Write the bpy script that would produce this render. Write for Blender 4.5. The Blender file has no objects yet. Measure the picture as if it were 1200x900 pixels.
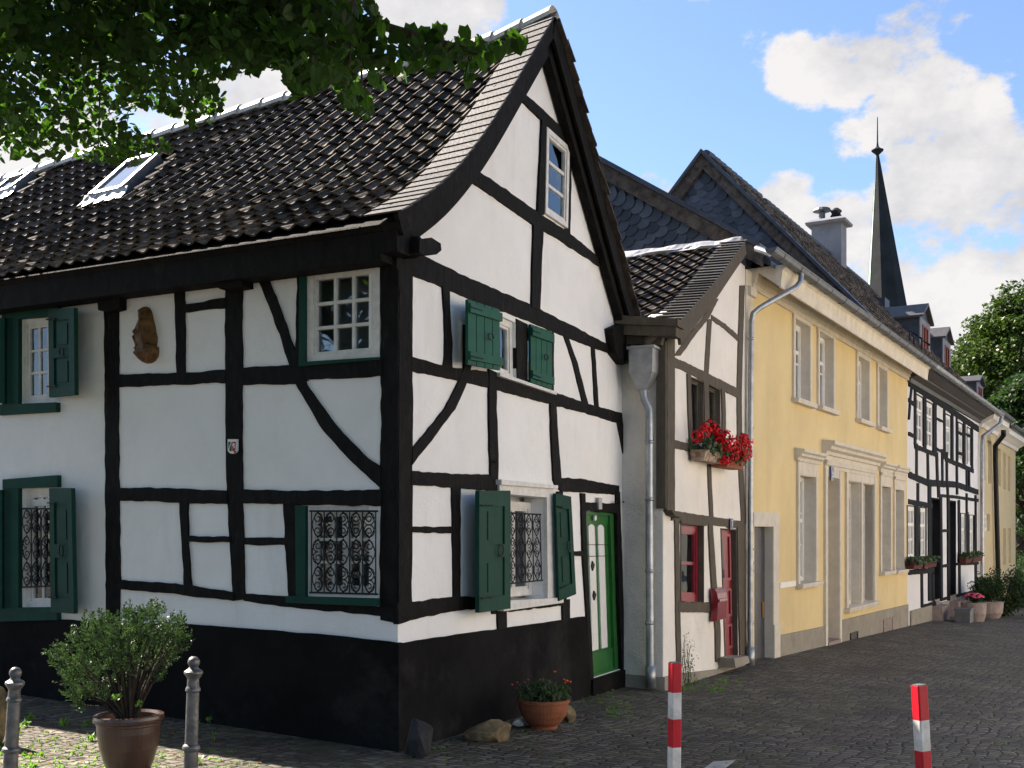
import bpy, bmesh, math, random
from mathutils import Vector, Matrix, noise
from mathutils.geometry import delaunay_2d_cdt
random.seed(11)
R = math.radians
U = random.uniform
scene = bpy.context.scene
COL = scene.collection
# ---------------------------------------------------------------- survey geometry
FPX, CX, HY, EYE = 1281.0, 600.0, 620.0, 1.6

def ray(px, py): return Vector(((px-CX)/FPX, 1.0, (HY-py)/FPX))
def at(px, py, Y):
    r = ray(px, py)*Y
    return Vector((r.x, r.y, r.z+EYE))
def gz(x, y):
    xx = min(max(x+.83, -9), 30); yy = min(max(y-7.88, -12), 45)
    return -.046*xx-.0065*yy
def on_ground(px, py):
    Y = 8.0
    for _ in range(12):
        p = at(px, py, Y)
        Y *= (EYE-gz(p.x, p.y))/(EYE-p.z)
    p = at(px, py, Y)
    return Vector((p.x, p.y, gz(p.x, p.y)))

class Facade:
    def __init__(s, ox, oy, dx, dy, side):
        l = math.hypot(dx, dy)
        s.O = Vector((ox, oy)); s.d = Vector((dx/l, dy/l))
        s.n = Vector((s.d.y, -s.d.x)) * side
    def uz(s, px, py, off=0.0):
        r = ray(px, py); D = Vector((r.x, r.y))
        t = (s.O.dot(s.n)+off)/D.dot(s.n)
        return ((D*t-s.O).dot(s.d), EYE+r.z*t)
    def w(s, u, z, off=0.0):
        p = s.O+s.d*u+s.n*off
        return Vector((p.x, p.y, z))
    def px(s, px, py, off=0.0):
        u, z = s.uz(px, py, off)
        return s.w(u, z, off)
    def poly(s, pts, off=0.0): return [s.uz(x, y, off) for x, y in pts]

GT = .495
GF = Facade(-.824, 7.88, GT, 1, 1)                      # street gable of the corner house
LF = Facade(-.824, 7.88, -GF.n.x, -GF.n.y, -1)          # its long side
e = GF.px(729, 600)
SF = Facade(e.x, e.y, GF.n.x, GF.n.y, 1)                # side wall of the narrow house
uC2 = SF.uz(777, 600)[0]
c2 = SF.w(uC2, 0)
HF = Facade(c2.x, c2.y, .507, 1, 1)                     # its street front
uH = HF.uz(873, 600)[0]
s0 = HF.w(uH, 0)
YF = Facade(s0.x, s0.y, .594, 1, 1)                     # yellow house and those beyond it
uYE = YF.uz(1063, 600)[0]; uRE = YF.uz(1147, 600)[0]
uP1 = YF.uz(1166.5, 600)[0]; uP2 = YF.uz(1190, 600)[0]

# ---------------------------------------------------------------- materials
M = {}
def mat(name, col, rough=.8, var=.12, vs=3.0, bump=0., bs=40., spec=.3, metal=0., col2=None, tint=0., detail=5, stretch=None, bump2=0., bs2=4., wear=()):
    m = bpy.data.materials.new(name); m.use_nodes = True
    nt = m.node_tree; N = nt.nodes; L = nt.links
    b = N['Principled BSDF']
    b.inputs['Roughness'].default_value = rough
    b.inputs['Metallic'].default_value = metal
    b.inputs['Specular IOR Level'].default_value = spec
    g = N.new('ShaderNodeNewGeometry'); vec = g.outputs['Position']
    if stretch:
        mp = N.new('ShaderNodeMapping'); mp.inputs['Scale'].default_value = stretch
        L.new(vec, mp.inputs['Vector']); vec = mp.outputs['Vector']
    nz = N.new('ShaderNodeTexNoise'); nz.inputs['Scale'].default_value = vs; nz.inputs['Detail'].default_value = detail
    nz.inputs['Roughness'].default_value = .62
    L.new(vec, nz.inputs['Vector'])
    rp = N.new('ShaderNodeValToRGB')
    rp.color_ramp.elements[0].position = .32; rp.color_ramp.elements[1].position = .68
    c2_ = col2 or tuple(c*(1-var) for c in col)
    rp.color_ramp.elements[0].color = (*c2_, 1)
    rp.color_ramp.elements[1].color = (*[min(1, c*(1+var*.6)) for c in col], 1)
    L.new(nz.outputs['Fac'], rp.inputs['Fac'])
    out = rp.outputs['Color']
    if tint:
        at_ = N.new('ShaderNodeAttribute'); at_.attribute_name = 'tint'
        mr = N.new('ShaderNodeMapRange'); mr.inputs['To Min'].default_value = 1-tint; mr.inputs['To Max'].default_value = 1+tint
        L.new(at_.outputs['Fac'], mr.inputs['Value'])
        mx = N.new('ShaderNodeVectorMath'); mx.operation = 'SCALE'
        L.new(out, mx.inputs[0]); L.new(mr.outputs['Result'], mx.inputs['Scale']); out = mx.outputs['Vector']
    for (wc, wsc, lo, hi, amt, wst) in wear:      # stains and worn spots: colour, scale, threshold from/to, amount, stretch
        mw = N.new('ShaderNodeMapping'); mw.inputs['Scale'].default_value = wst; L.new(g.outputs['Position'], mw.inputs['Vector'])
        wn = N.new('ShaderNodeTexNoise'); wn.inputs['Scale'].default_value = wsc; wn.inputs['Detail'].default_value = 8; wn.inputs['Roughness'].default_value = .7; L.new(mw.outputs[0], wn.inputs['Vector'])
        wr = N.new('ShaderNodeMapRange'); wr.inputs['From Min'].default_value = lo; wr.inputs['From Max'].default_value = hi; wr.inputs['To Max'].default_value = amt; L.new(wn.outputs['Fac'], wr.inputs['Value'])
        wm = N.new('ShaderNodeMix'); wm.data_type = 'RGBA'; wm.inputs[7].default_value = (*wc, 1); L.new(wr.outputs[0], wm.inputs['Factor']); L.new(out, wm.inputs[6]); out = wm.outputs[2]
    L.new(out, b.inputs['Base Color'])
    if bump or bump2:
        prev = None
        for st, sc in ((bump, bs), (bump2, bs2)):
            if not st: continue
            n2 = N.new('ShaderNodeTexNoise'); n2.inputs['Scale'].default_value = sc; n2.inputs['Detail'].default_value = 4
            L.new(vec, n2.inputs['Vector'])
            bp = N.new('ShaderNodeBump'); bp.inputs['Strength'].default_value = 1; bp.inputs['Distance'].default_value = st
            L.new(n2.outputs['Fac'], bp.inputs['Height'])
            if prev: L.new(prev.outputs['Normal'], bp.inputs['Normal'])
            prev = bp
        L.new(prev.outputs['Normal'], b.inputs['Normal'])
    M[name] = m
    return m

mat('plaster', (.82, .805, .78), .9, .055, 1.1, .004, 70, .2, bump2=.03, bs2=2.6, wear=[((0.5, 0.46, 0.4), 2.6, 0.56, 0.8, 0.38, (1, 1, 0.18)), ((0.6, 0.57, 0.5), 0.9, 0.5, 0.75, 0.3, (1, 1, 1)), ((0.42, 0.38, 0.32), 22, 0.7, 0.78, 0.3, (1, 1, 1))])
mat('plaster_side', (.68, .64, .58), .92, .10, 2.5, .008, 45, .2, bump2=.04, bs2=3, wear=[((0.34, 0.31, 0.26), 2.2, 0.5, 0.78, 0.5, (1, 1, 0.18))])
mat('plaster_cream', (.76, .72, .66), .92, .08, 1.6, .004, 60, .2, bump2=.03, bs2=3, wear=[((0.45, 0.4, 0.32), 2.6, 0.55, 0.8, 0.4, (1, 1, 0.18))])
mat('black_timber', (.0088, .0079, .0073), .78, .65, 7, .008, 45, .14, stretch=(3, 3, 1), wear=[((0.055, 0.048, 0.042), 9, 0.6, 0.72, 0.5, (1, 1, 0.35)), ((0.12, 0.1, 0.085), 30, 0.68, 0.74, 0.45, (1, 1, 1))])
mat('black_plinth', (.0085, .008, .008), .92, .5, 2.2, .003, 35, .10, bump2=.015, bs2=3, wear=[((0.045, 0.042, 0.038), 1.6, 0.52, 0.75, 0.55, (1, 1, 1)), ((0.1, 0.09, 0.08), 18, 0.69, 0.75, 0.5, (1, 1, 1))])
mat('grey_timber', (.100, .085, .066), .85, .2, 8, .003, 60, .15, stretch=(2, 2, .8), wear=[((0.18, 0.155, 0.12), 14, 0.6, 0.72, 0.5, (1, 1, 0.3))])
mat('weathered_wood', (.080, .064, .053), .85, .5, 9, .006, 40, .2, col2=(.03, .024, .02))
mat('tile', (.118, .100, .086), .72, .45, 11, .004, 60, .16, tint=.6, col2=(.030, .026, .023))
mat('tile_small', (.080, .067, .058), .8, .35, 6, .003, 60, .1, tint=.4)
mat('slate', (.042, .048, .060), .5, .3, 5, .002, 50, .3, tint=.5)
mat('slate_grey', (.052, .049, .048), .55, .35, 9, .004, 40, .4, tint=.35)
mat('lead', (.42, .42, .43), .45, .25, 8, .004, 20, .5, metal=.3)
mat('zinc', (.36, .38, .40), .42, .25, 9, .002, 20, .5, metal=.75)
mat('zinc_dark', (.13, .14, .15), .5, .3, 6, .002, 30, .5, metal=.4)
mat('white_paint', (.74, .73, .70), .5, .06, 12, .0015, 60, .4)
mat('white_worn', (.66, .64, .60), .6, .14, 14, .003, 50, .35, wear=[((0.35, 0.32, 0.27), 25, 0.62, 0.7, 0.6, (1, 1, 1))])
mat('green_dark', (.006, .050, .035), .6, .2, 6, .0015, 30, .12, wear=[((0.02, 0.05, 0.04), 12, 0.58, 0.7, 0.5, (1, 1, 0.18)), ((0.08, 0.09, 0.075), 40, 0.69, 0.73, 0.6, (1, 1, 1))])
mat('green_shutter', (.008, .085, .055), .6, .14, 6, .0015, 30, .15, wear=[((0.03, 0.07, 0.05), 12, 0.58, 0.7, 0.5, (1, 1, 0.18)), ((0.1, 0.12, 0.09), 40, 0.69, 0.73, 0.6, (1, 1, 1))])
mat('green_door', (.018, .130, .028), .38, .12, 5, .001, 40, .45)
mat('red_paint', (.22, .006, .020), .4, .15, 6, .001, 40, .45)
mat('red_cloth', (.42, .004, .025), .8, .2, 10)
mat('beige_stone', (.60, .55, .47), .85, .10, 5, .003, 60, .25, bump2=.01, bs2=8, wear=[((0.3, 0.26, 0.2), 3, 0.55, 0.8, 0.45, (1, 1, 0.18))])
mat('cream_trim', (.66, .60, .49), .8, .13, 5, .003, 50, .3, wear=[((0.34, 0.28, 0.2), 3, 0.52, 0.8, 0.45, (1, 1, 0.18))])
mat('yellow_plaster', (.67, .53, .285), .9, .09, .9, .004, 80, .2, bump2=.01, bs2=3, wear=[((0.42, 0.32, 0.17), 2.0, 0.54, 0.8, 0.38, (1, 1, 0.18)), ((0.72, 0.62, 0.42), 1.1, 0.55, 0.72, 0.35, (1, 1, 1))])
mat('pale_yellow', (.52, .42, .25), .9, .07, 2, .003, 60, .2)
mat('grey_plinth', (.29, .265, .22), .92, .15, 3, .006, 40, .2, bump2=.02, bs2=4, wear=[((0.14, 0.125, 0.1), 2.2, 0.5, 0.72, 0.5, (1, 1, 1))])
mat('row_plaster', (.66, .66, .67), .9, .05, 2, .003, 60, .2)
mat('row_timber', (.010, .011, .014), .8, .3, 6, .002, 40, .12)
mat('iron', (.008, .008, .009), .5, .2, 20, 0, 1, .4, metal=.3)
mat('cast_iron', (.15, .148, .145), .45, .35, 14, .004, 40, .5, metal=.55, col2=(.07, .066, .062))
mat('dark_door', (.055, .058, .068), .5, .2, 5, .002, 30, .4)
mat('ochre_wood', (.26, .12, .02), .5, .3, 5, .002, 30, .4, stretch=(6, 6, .6))
mat('brown_pot', (.085, .045, .032), .28, .25, 6, .002, 20, .55)
mat('terracotta', (.27, .085, .038), .75, .22, 8, .003, 40, .3)
mat('wood_box', (.42, .32, .25), .85, .4, 16, .006, 30, .2, col2=(.13, .075, .05))
mat('stone_pot', (.30, .24, .22), .9, .25, 8, .008, 30, .2)
mat('soil', (.05, .032, .02), .95, .5, 30, .01, 40, .1)
mat('rock', (.24, .17, .085), .9, .6, 7, .02, 12, .2, col2=(.06, .05, .035))
mat('rock_dark', (.022, .022, .024), .8, .4, 7, .02, 12, .3)
mat('rock_white', (.62, .60, .56), .85, .35, 10, .02, 14, .3)
mat('bark', (.05, .038, .028), .9, .4, 12, .02, 18, .2, stretch=(4, 4, 1))
mat('carved_wood', (.16, .075, .022), .6, .5, 18, .01, 22, .35, col2=(.05, .022, .008))
mat('post_red', (.50, .006, .018), .42, .15, 10, .001, 40, .4, wear=[((0.22, 0.03, 0.03), 9, 0.56, 0.7, 0.5, (1, 1, 0.18)), ((0.35, 0.3, 0.28), 35, 0.68, 0.72, 0.8, (1, 1, 1))])
mat('post_white', (.66, .64, .61), .5, .15, 12, .001, 40, .35, col2=(.45, .43, .40), wear=[((0.3, 0.27, 0.24), 9, 0.55, 0.7, 0.5, (1, 1, 0.18))])
mat('letterbox_red', (.20, .005, .018), .25, .1, 8, 0, 1, .6)
mat('spire_lit_green', (.36, .48, .42), .7, .3, .6, 0, 1, .3, col2=(.14, .19, .17))  # pale tone of the sunlit spire facet put into the colour
mat('spire_dark', (.028, .031, .033), .8, .3, .4, 0, 1, .1)
mat('chimney_grey', (.20, .20, .215), .9, .18, 3, .004, 40, .2)
mat('sky_reflection_blue', (.30, .45, .75), .6, .2, 3)  # sky reflected in the attic panes, put into a sheet's colour
mat('ridge_glare_white', (.74, .73, .72), .5, .2, 6, .004, 20, .5)  # sun glare on the ridge caps put into a near-white colour
mat('box_brown', (.10, .025, .018), .8, .2, 9)
mat('curtain', (.62, .60, .56), .9, .1, 5)
mat('room_shade', (.012, .012, .012), .95, .2, 2)  # shade of unlit rooms as a dark colour
mat('red_brown', (.16, .035, .018), .6, .2, 3)
mat('church_stone', (.22, .19, .16), .9, .3, .4)
mat('blue_enamel', (.015, .02, .10), .25, .1, 9, 0, 1, .6)
mat('petal_red', (.62, .004, .010), .6, .3, 30, tint=.35)
mat('petal_orange', (.75, .09, .01), .6, .2, 30)
mat('petal_pink', (.70, .06, .16), .6, .2, 30)
mat('petal_yellow', (.70, .42, .02), .6, .2, 30)
mat('crest_green', (.01, .10, .03), .4, .1, 9)
mat('crest_red', (.40, .01, .02), .4, .1, 9)
mat('litter_brown', (.18, .09, .03), .9, .4, 40, tint=.5)
mat('sticker_blue', (.10, .38, .50), .5, .1, 9)
mat('paint_grey', (.42, .41, .38), .8, .25, 8)

def leaf_mat(name, col, trans, col2=None, tint=.35, rough=.45):
    m = mat(name, col, rough, .3, 3, 0, 1, .16, col2=col2, tint=tint)
    nt = m.node_tree; N = nt.nodes; L = nt.links
    b = N['Principled BSDF']; src = b.inputs['Base Color'].links[0].from_socket
    tr = N.new('ShaderNodeBsdfTranslucent'); mul = N.new('ShaderNodeVectorMath'); mul.operation = 'MULTIPLY'
    mul.inputs[1].default_value = trans
    L.new(src, mul.inputs[0]); L.new(mul.outputs['Vector'], tr.inputs['Color'])
    add = N.new('ShaderNodeAddShader'); L.new(b.outputs[0], add.inputs[0]); L.new(tr.outputs[0], add.inputs[1])
    L.new(add.outputs[0], N['Material Output'].inputs['Surface'])
leaf_mat('leaf_lime', (.014, .032, .006), (1.8, 2.2, .8), rough=.6)
leaf_mat('leaf_far', (.042, .066, .013), (.5, .6, .3), col2=(.016, .030, .008))
leaf_mat('leaf_shrub', (.042, .066, .028), (.4, .5, .3), col2=(.016, .034, .012))
leaf_mat('leaf_dark', (.018, .034, .012), (.8, 1.0, .5))
leaf_mat('leaf_bright', (.07, .15, .02), (1.2, 1.3, .6))

def glass(name, tintc, refl=1.0):
    m = bpy.data.materials.new(name); m.use_nodes = True
    nt = m.node_tree; N = nt.nodes; L = nt.links; N.remove(N['Principled BSDF'])
    fr = N.new('ShaderNodeFresnel'); fr.inputs['IOR'].default_value = 1.5
    mm = N.new('ShaderNodeMath'); mm.operation = 'MULTIPLY_ADD'; mm.inputs[1].default_value = 1.6*refl; mm.inputs[2].default_value = .04*refl; mm.use_clamp = True
    gl = N.new('ShaderNodeBsdfGlossy'); gl.inputs['Roughness'].default_value = .02; gl.inputs['Color'].default_value = (.9, .93, .95, 1)
    nz = N.new('ShaderNodeTexNoise'); nz.inputs['Scale'].default_value = 1.7
    g = N.new('ShaderNodeNewGeometry'); L.new(g.outputs['Position'], nz.inputs['Vector'])
    bp = N.new('ShaderNodeBump'); bp.inputs['Distance'].default_value = .02; bp.inputs['Strength'].default_value = .5
    L.new(nz.outputs['Fac'], bp.inputs['Height']); L.new(bp.outputs['Normal'], gl.inputs['Normal'])
    tr = N.new('ShaderNodeBsdfTransparent'); tr.inputs['Color'].default_value = (*tintc, 1)
    mx = N.new('ShaderNodeMixShader')
    L.new(fr.outputs[0], mm.inputs[0]); L.new(mm.outputs[0], mx.inputs['Fac'])
    L.new(tr.outputs[0], mx.inputs[1]); L.new(gl.outputs[0], mx.inputs[2]); L.new(mx.outputs[0], N['Material Output'].inputs['Surface'])
    M[name] = m
glass('glass', (.62, .66, .68))
glass('glass_sky', (.25, .28, .32), 5.0)

def cobble():
    m = bpy.data.materials.new('cobbles'); m.use_nodes = True; M['cobbles'] = m
    nt = m.node_tree; N = nt.nodes; L = nt.links; b = N['Principled BSDF']
    g = N.new('ShaderNodeNewGeometry')
    wn = N.new('ShaderNodeTexNoise'); wn.inputs['Scale'].default_value = 1.3; L.new(g.outputs['Position'], wn.inputs['Vector'])
    wa = N.new('ShaderNodeVectorMath'); wa.operation = 'MULTIPLY_ADD'; wa.inputs[1].default_value = (.25, .25, 0)
    L.new(wn.outputs['Color'], wa.inputs[0]); L.new(g.outputs['Position'], wa.inputs[2])
    mp = N.new('ShaderNodeMapping'); mp.inputs['Rotation'].default_value = (0, 0, R(24)); mp.inputs['Scale'].default_value = (9.2, 13.0, 0)
    L.new(wa.outputs[0], mp.inputs['Vector'])
    # rows of setts: shift each row by half a sett
    vo = N.new('ShaderNodeTexVoronoi'); vo.feature = 'DISTANCE_TO_EDGE'; vo.inputs['Scale'].default_value = 1; vo.inputs['Randomness'].default_value = .42
    vc = N.new('ShaderNodeTexVoronoi'); vc.feature = 'F1'; vc.inputs['Scale'].default_value = 1; vc.inputs['Randomness'].default_value = .42
    L.new(mp.outputs[0], vo.inputs['Vector']); L.new(mp.outputs[0], vc.inputs['Vector'])
    jr = N.new('ShaderNodeMapRange'); jr.interpolation_type = 'SMOOTHSTEP'
    jr.inputs['From Min'].default_value = .02; jr.inputs['From Max'].default_value = .16
    L.new(vo.outputs['Distance'], jr.inputs['Value'])
    n1 = N.new('ShaderNodeTexNoise'); n1.inputs['Scale'].default_value = .9; n1.inputs['Detail'].default_value = 6; L.new(g.outputs['Position'], n1.inputs['Vector'])
    n2 = N.new('ShaderNodeTexNoise'); n2.inputs['Scale'].default_value = 28; n2.inputs['Detail'].default_value = 4; L.new(g.outputs['Position'], n2.inputs['Vector'])
    sep = N.new('ShaderNodeSeparateColor'); L.new(vc.outputs['Color'], sep.inputs[0])
    r1 = N.new('ShaderNodeValToRGB'); E = r1.color_ramp.elements
    E[0].color = (.062, .054, .046, 1); E[1].color = (.175, .156, .135, 1)
    x = E.new(.5); x.color = (.108, .095, .081, 1)
    L.new(sep.outputs[0], r1.inputs['Fac'])
    dirt = N.new('ShaderNodeValToRGB'); dirt.color_ramp.elements[0].position = .35; dirt.color_ramp.elements[1].position = .7
    dirt.color_ramp.elements[0].color = (.62, .60, .58, 1); dirt.color_ramp.elements[1].color = (1.3, 1.26, 1.2, 1)
    L.new(n1.outputs['Fac'], dirt.inputs['Fac'])
    mu = N.new('ShaderNodeVectorMath'); mu.operation = 'MULTIPLY'; L.new(r1.outputs['Color'], mu.inputs[0]); L.new(dirt.outputs['Color'], mu.inputs[1])
    jc = N.new('ShaderNodeValToRGB'); jc.color_ramp.elements[0].position = .42; jc.color_ramp.elements[1].position = .62
    jc.color_ramp.elements[0].color = (.028, .024, .020, 1); jc.color_ramp.elements[1].color = (.060, .075, .020, 1)
    n3 = N.new('ShaderNodeTexNoise'); n3.inputs['Scale'].default_value = 2.1; n3.inputs['Detail'].default_value = 5; L.new(g.outputs['Position'], n3.inputs['Vector'])
    L.new(n3.outputs['Fac'], jc.inputs['Fac'])
    mx = N.new('ShaderNodeMix'); mx.data_type = 'RGBA'
    L.new(jr.outputs[0], mx.inputs['Factor']); L.new(jc.outputs['Color'], mx.inputs[6]); L.new(mu.outputs[0], mx.inputs[7])
    L.new(mx.outputs[2], b.inputs['Base Color'])
    b.inputs['Roughness'].default_value = .72; b.inputs['Specular IOR Level'].default_value = .35
    ad = N.new('ShaderNodeMath'); ad.operation = 'MULTIPLY_ADD'; ad.inputs[1].default_value = .35
    L.new(n2.outputs['Fac'], ad.inputs[0]); L.new(jr.outputs[0], ad.inputs[2])
    ad2 = N.new('ShaderNodeMath'); ad2.operation = 'MULTIPLY_ADD'; ad2.inputs[1].default_value = .5
    L.new(sep.outputs[1], ad2.inputs[0]); L.new(ad.outputs[0], ad2.inputs[2])
    bp = N.new('ShaderNodeBump'); bp.inputs['Distance'].default_value = .018; bp.inputs['Strength'].default_value = 1
    L.new(ad2.outputs[0], bp.inputs['Height']); L.new(bp.outputs['Normal'], b.inputs['Normal'])
cobble()

# ---------------------------------------------------------------- object helpers
BASE = {}
def props(o, label=None, cat=None, group=None, kind=None):
    if label: o['label'] = label
    if cat: o['category'] = cat
    if group: o['group'] = group
    if kind: o['kind'] = kind
    return o
def thing(name, loc, label, cat, group=None):
    o = bpy.data.objects.new(name, None); COL.objects.link(o)
    o.empty_display_size = .3
    o.location = loc; BASE[o.name] = Vector(loc)
    return props(o, label, cat, group)

class MB:
    def __init__(s): s.v = []; s.f = []; s.t = []; s.cur = .5; s.m = []; s.mi = 0
    def add(s, vs, fs):
        o = len(s.v); s.v.extend(Vector(v) for v in vs)
        for f in fs:
            s.f.append(tuple(o+i for i in f)); s.t.append(s.cur); s.m.append(s.mi)
    def prism(s, F, poly, o0, o1):
        n = len(poly)
        vs = [F.w(u, z, o1) for u, z in poly]+[F.w(u, z, o0) for u, z in poly]
        s.add(vs, [tuple(range(n)), tuple(range(2*n-1, n-1, -1))]+[(i, i+n, (i+1) % n+n, (i+1) % n) for i in range(n)])
    def slab(s, p, th):
        n = (p[1]-p[0]).cross(p[3]-p[0]).normalized()*th
        k = len(p)
        s.add(list(p)+[q+n for q in p], [tuple(range(k)), tuple(range(2*k-1, k-1, -1))]+[(i, i+k, (i+1) % k+k, (i+1) % k) for i in range(k)])
    def box(s, c, ax, ay, az):
        vs = [c+ax*i+ay*j+az*k for i in (-1, 1) for j in (-1, 1) for k in (-1, 1)]
        s.add(vs, [(0, 1, 3, 2), (4, 6, 7, 5), (0, 4, 5, 1), (2, 3, 7, 6), (0, 2, 6, 4), (1, 5, 7, 3)])
    def tube(s, pts, r, n=8, cap=True):
        pts = [Vector(p) for p in pts]; k = len(pts)
        rs = r if isinstance(r, (list, tuple)) else [r]*k
        vs = []; prev = None
        for i, p in enumerate(pts):
            d = (pts[min(i+1, k-1)]-pts[max(i-1, 0)])
            if d.length < 1e-7: d = Vector((0, 0, 1))
            d.normalize()
            if prev is None:
                a = Vector((0, 0, 1)) if abs(d.z) < .9 else Vector((1, 0, 0))
                x = d.cross(a).normalized()
            else:
                x = (prev-d*prev.dot(d)).normalized()
            prev = x; y = d.cross(x)
            for j in range(n):
                a = 2*math.pi*j/n
                vs.append(p+(x*math.cos(a)+y*math.sin(a))*rs[i])
        fs = [(i*n+j, i*n+(j+1) % n, (i+1)*n+(j+1) % n, (i+1)*n+j) for i in range(k-1) for j in range(n)]
        if cap: fs += [tuple(range(n-1, -1, -1)), tuple(range((k-1)*n, k*n))]
        s.add(vs, fs)
    def lathe(s, c, prof, n=24, axis=None):
        c = Vector(c); vs = []
        ax = axis or Vector((0, 0, 1)); ax = ax.normalized()
        x = ax.cross(Vector((0, 1, 0))).normalized(); y = ax.cross(x)
        for r_, z in prof:
            for j in range(n):
                a = 2*math.pi*j/n
                vs.append(c+ax*z+(x*math.cos(a)+y*math.sin(a))*r_)
        k = len(prof)
        fs = [(i*n+j, i*n+(j+1) % n, (i+1)*n+(j+1) % n, (i+1)*n+j) for i in range(k-1) for j in range(n)]
        fs += [tuple(range(n-1, -1, -1)), tuple(range((k-1)*n, k*n))]
        s.add(vs, fs)
    def build(s, name, m, parent=None, smooth=False, recalc=True, **kw):
        base = BASE[parent.name] if parent else Vector((0, 0, 0))
        me = bpy.data.meshes.new(name)
        me.from_pydata([v-base for v in s.v], [], s.f)
        ms = m if isinstance(m, (list, tuple)) else [m]
        for q in ms: me.materials.append(M[q])
        if len(ms) > 1: me.polygons.foreach_set('material_index', s.m)
        a = me.attributes.new('tint', 'FLOAT', 'FACE'); a.data.foreach_set('value', s.t)
        if recalc:
            bm = bmesh.new(); bm.from_mesh(me); bmesh.ops.recalc_face_normals(bm, faces=bm.faces); bm.to_mesh(me); bm.free()
        if smooth: me.polygons.foreach_set('use_smooth', [True]*len(me.polygons))
        me.update()
        o = bpy.data.objects.new(name, me); COL.objects.link(o)
        if parent: o.parent = parent
        BASE[o.name] = base
        return props(o, kw.get('label'), kw.get('cat'), kw.get('group'), kw.get('kind'))

def solo(mb, name, m, loc, label, cat, group=None, smooth=False):
    """a thing that is one mesh, its origin at its base"""
    loc = Vector(loc); mb.v = [v-loc for v in mb.v]
    o = mb.build(name, m, None, smooth, label=label, cat=cat, group=group)
    o.location = loc; BASE[o.name] = loc
    return o

def resample(pts, n):
    L = [0]
    for i in range(1, len(pts)): L.append(L[-1]+math.dist(pts[i], pts[i-1]))
    out = []
    for k in range(n+1):
        d = L[-1]*k/n; i = 1
        while i < len(pts)-1 and L[i] < d: i += 1
        t = (d-L[i-1])/max(1e-9, L[i]-L[i-1]); t = min(max(t, 0), 1)
        out.append(tuple(a+(b-a)*t for a, b in zip(pts[i-1], pts[i])))
    return out

_toff = [0]
def strip(F, A, B, o0=-.03, proud=.010, jit=.005, mb=None, step=.05):
    """a beam between two traced edges"""
    a = F.poly(A); b = F.poly(B)
    la = sum(math.dist(a[i], a[i+1]) for i in range(len(a)-1))
    n = max(2, int(la/step))
    a = resample(a, n); b = resample(b, n)
    _toff[0] = (_toff[0]+1) % 17
    o1 = proud+_toff[0]*.0009
    mb = mb or MB(); sd = U(0, 100)
    def J(p, k):
        return (p[0]+noise.noise(Vector((p[0]*9+sd, p[1]*9, k)))*jit*2+U(-jit, jit)*.3, p[1]+noise.noise(Vector((p[0]*9, p[1]*9+sd, k+7)))*jit*2+U(-jit, jit)*.3)
    a = [J(p, 0) for p in a]; b = [J(p, 3) for p in b]
    vs = []
    for i in range(n+1):
        vs += [F.w(*a[i], o1), F.w(*b[i], o1), F.w(*a[i], o0), F.w(*b[i], o0)]
    fs = []
    for i in range(n):
        k = 4*i
        fs += [(k, k+4, k+5, k+1), (k, k+2, k+6, k+4), (k+1, k+5, k+7, k+3), (k+2, k+3, k+7, k+6)]
    fs += [(0, 1, 3, 2), (4*n, 4*n+2, 4*n+3, 4*n+1)]
    mb.add(vs, fs)
    return mb
def timber(F, kind, A, B, parent, m='black_timber', **k):
    return strip(F, A, B, **k).build('timber_'+kind, m, parent)
def cl(F, kind, pts, w, parent, m='black_timber', **k):
    """a beam along a traced centre line of the given width in pixels"""
    A = []; B = []
    ws = w if isinstance(w, (list, tuple)) else [w]*len(pts)
    for i, p in enumerate(pts):
        q0 = pts[max(i-1, 0)]; q1 = pts[min(i+1, len(pts)-1)]
        dx, dy = q1[0]-q0[0], q1[1]-q0[1]; l = math.hypot(dx, dy)
        # offsets are level or plumb, whichever crosses the beam
        if abs(dx) > abs(dy): s = ws[i]/2*l/abs(dx); A.append((p[0], p[1]-s)); B.append((p[0], p[1]+s))
        else: s = ws[i]/2*l/abs(dy); A.append((p[0]-s, p[1])); B.append((p[0]+s, p[1]))
    return timber(F, kind, A, B, parent, m, **k)

def wall_sheet(F, outline, holes, reveal=.12, thick=.3, o=0.0, hole_reveals=None):
    """front sheet of a wall with real openings; outline and holes in (u, z)"""
    mb = MB()
    vs = [Vector(p) for p in outline]; ed = [(i, (i+1) % len(outline)) for i in range(len(outline))]
    for h in holes:
        k = len(vs); vs += [Vector(p) for p in h]; ed += [(k+i, k+(i+1) % len(h)) for i in range(len(h))]
    V, E_, Fc, *_ = delaunay_2d_cdt(vs, ed, [], 1, 1e-5)
    def inside(p, poly):
        c = False; n = len(poly)
        for i in range(n):
            a, b = poly[i], poly[(i+1) % n]
            if (a[1] > p[1]) != (b[1] > p[1]) and p[0] < (b[0]-a[0])*(p[1]-a[1])/(b[1]-a[1])+a[0]: c = not c
        return c
    fs = []
    for f in Fc:
        c = sum((V[i] for i in f), Vector((0, 0)))/len(f)
        if not any(inside(c, h) for h in holes): fs.append(tuple(f))
    mb.add([F.w(v.x, v.y, o) for v in V], fs)
    for j, h in enumerate(holes):
        n = len(h); rv = hole_reveals[j] if hole_reveals else reveal
        mb.add([F.w(*p, o) for p in h]+[F.w(*p, o-rv) for p in h], [(i, (i+1) % n, (i+1) % n+n, i+n) for i in range(n)])
    n = len(outline)
    mb.add([F.w(*p, o) for p in outline]+[F.w(*p, o-thick) for p in outline], [(i, (i+1) % n, (i+1) % n+n, i+n) for i in range(n)]+[tuple(range(n, 2*n))])
    return mb

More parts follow.
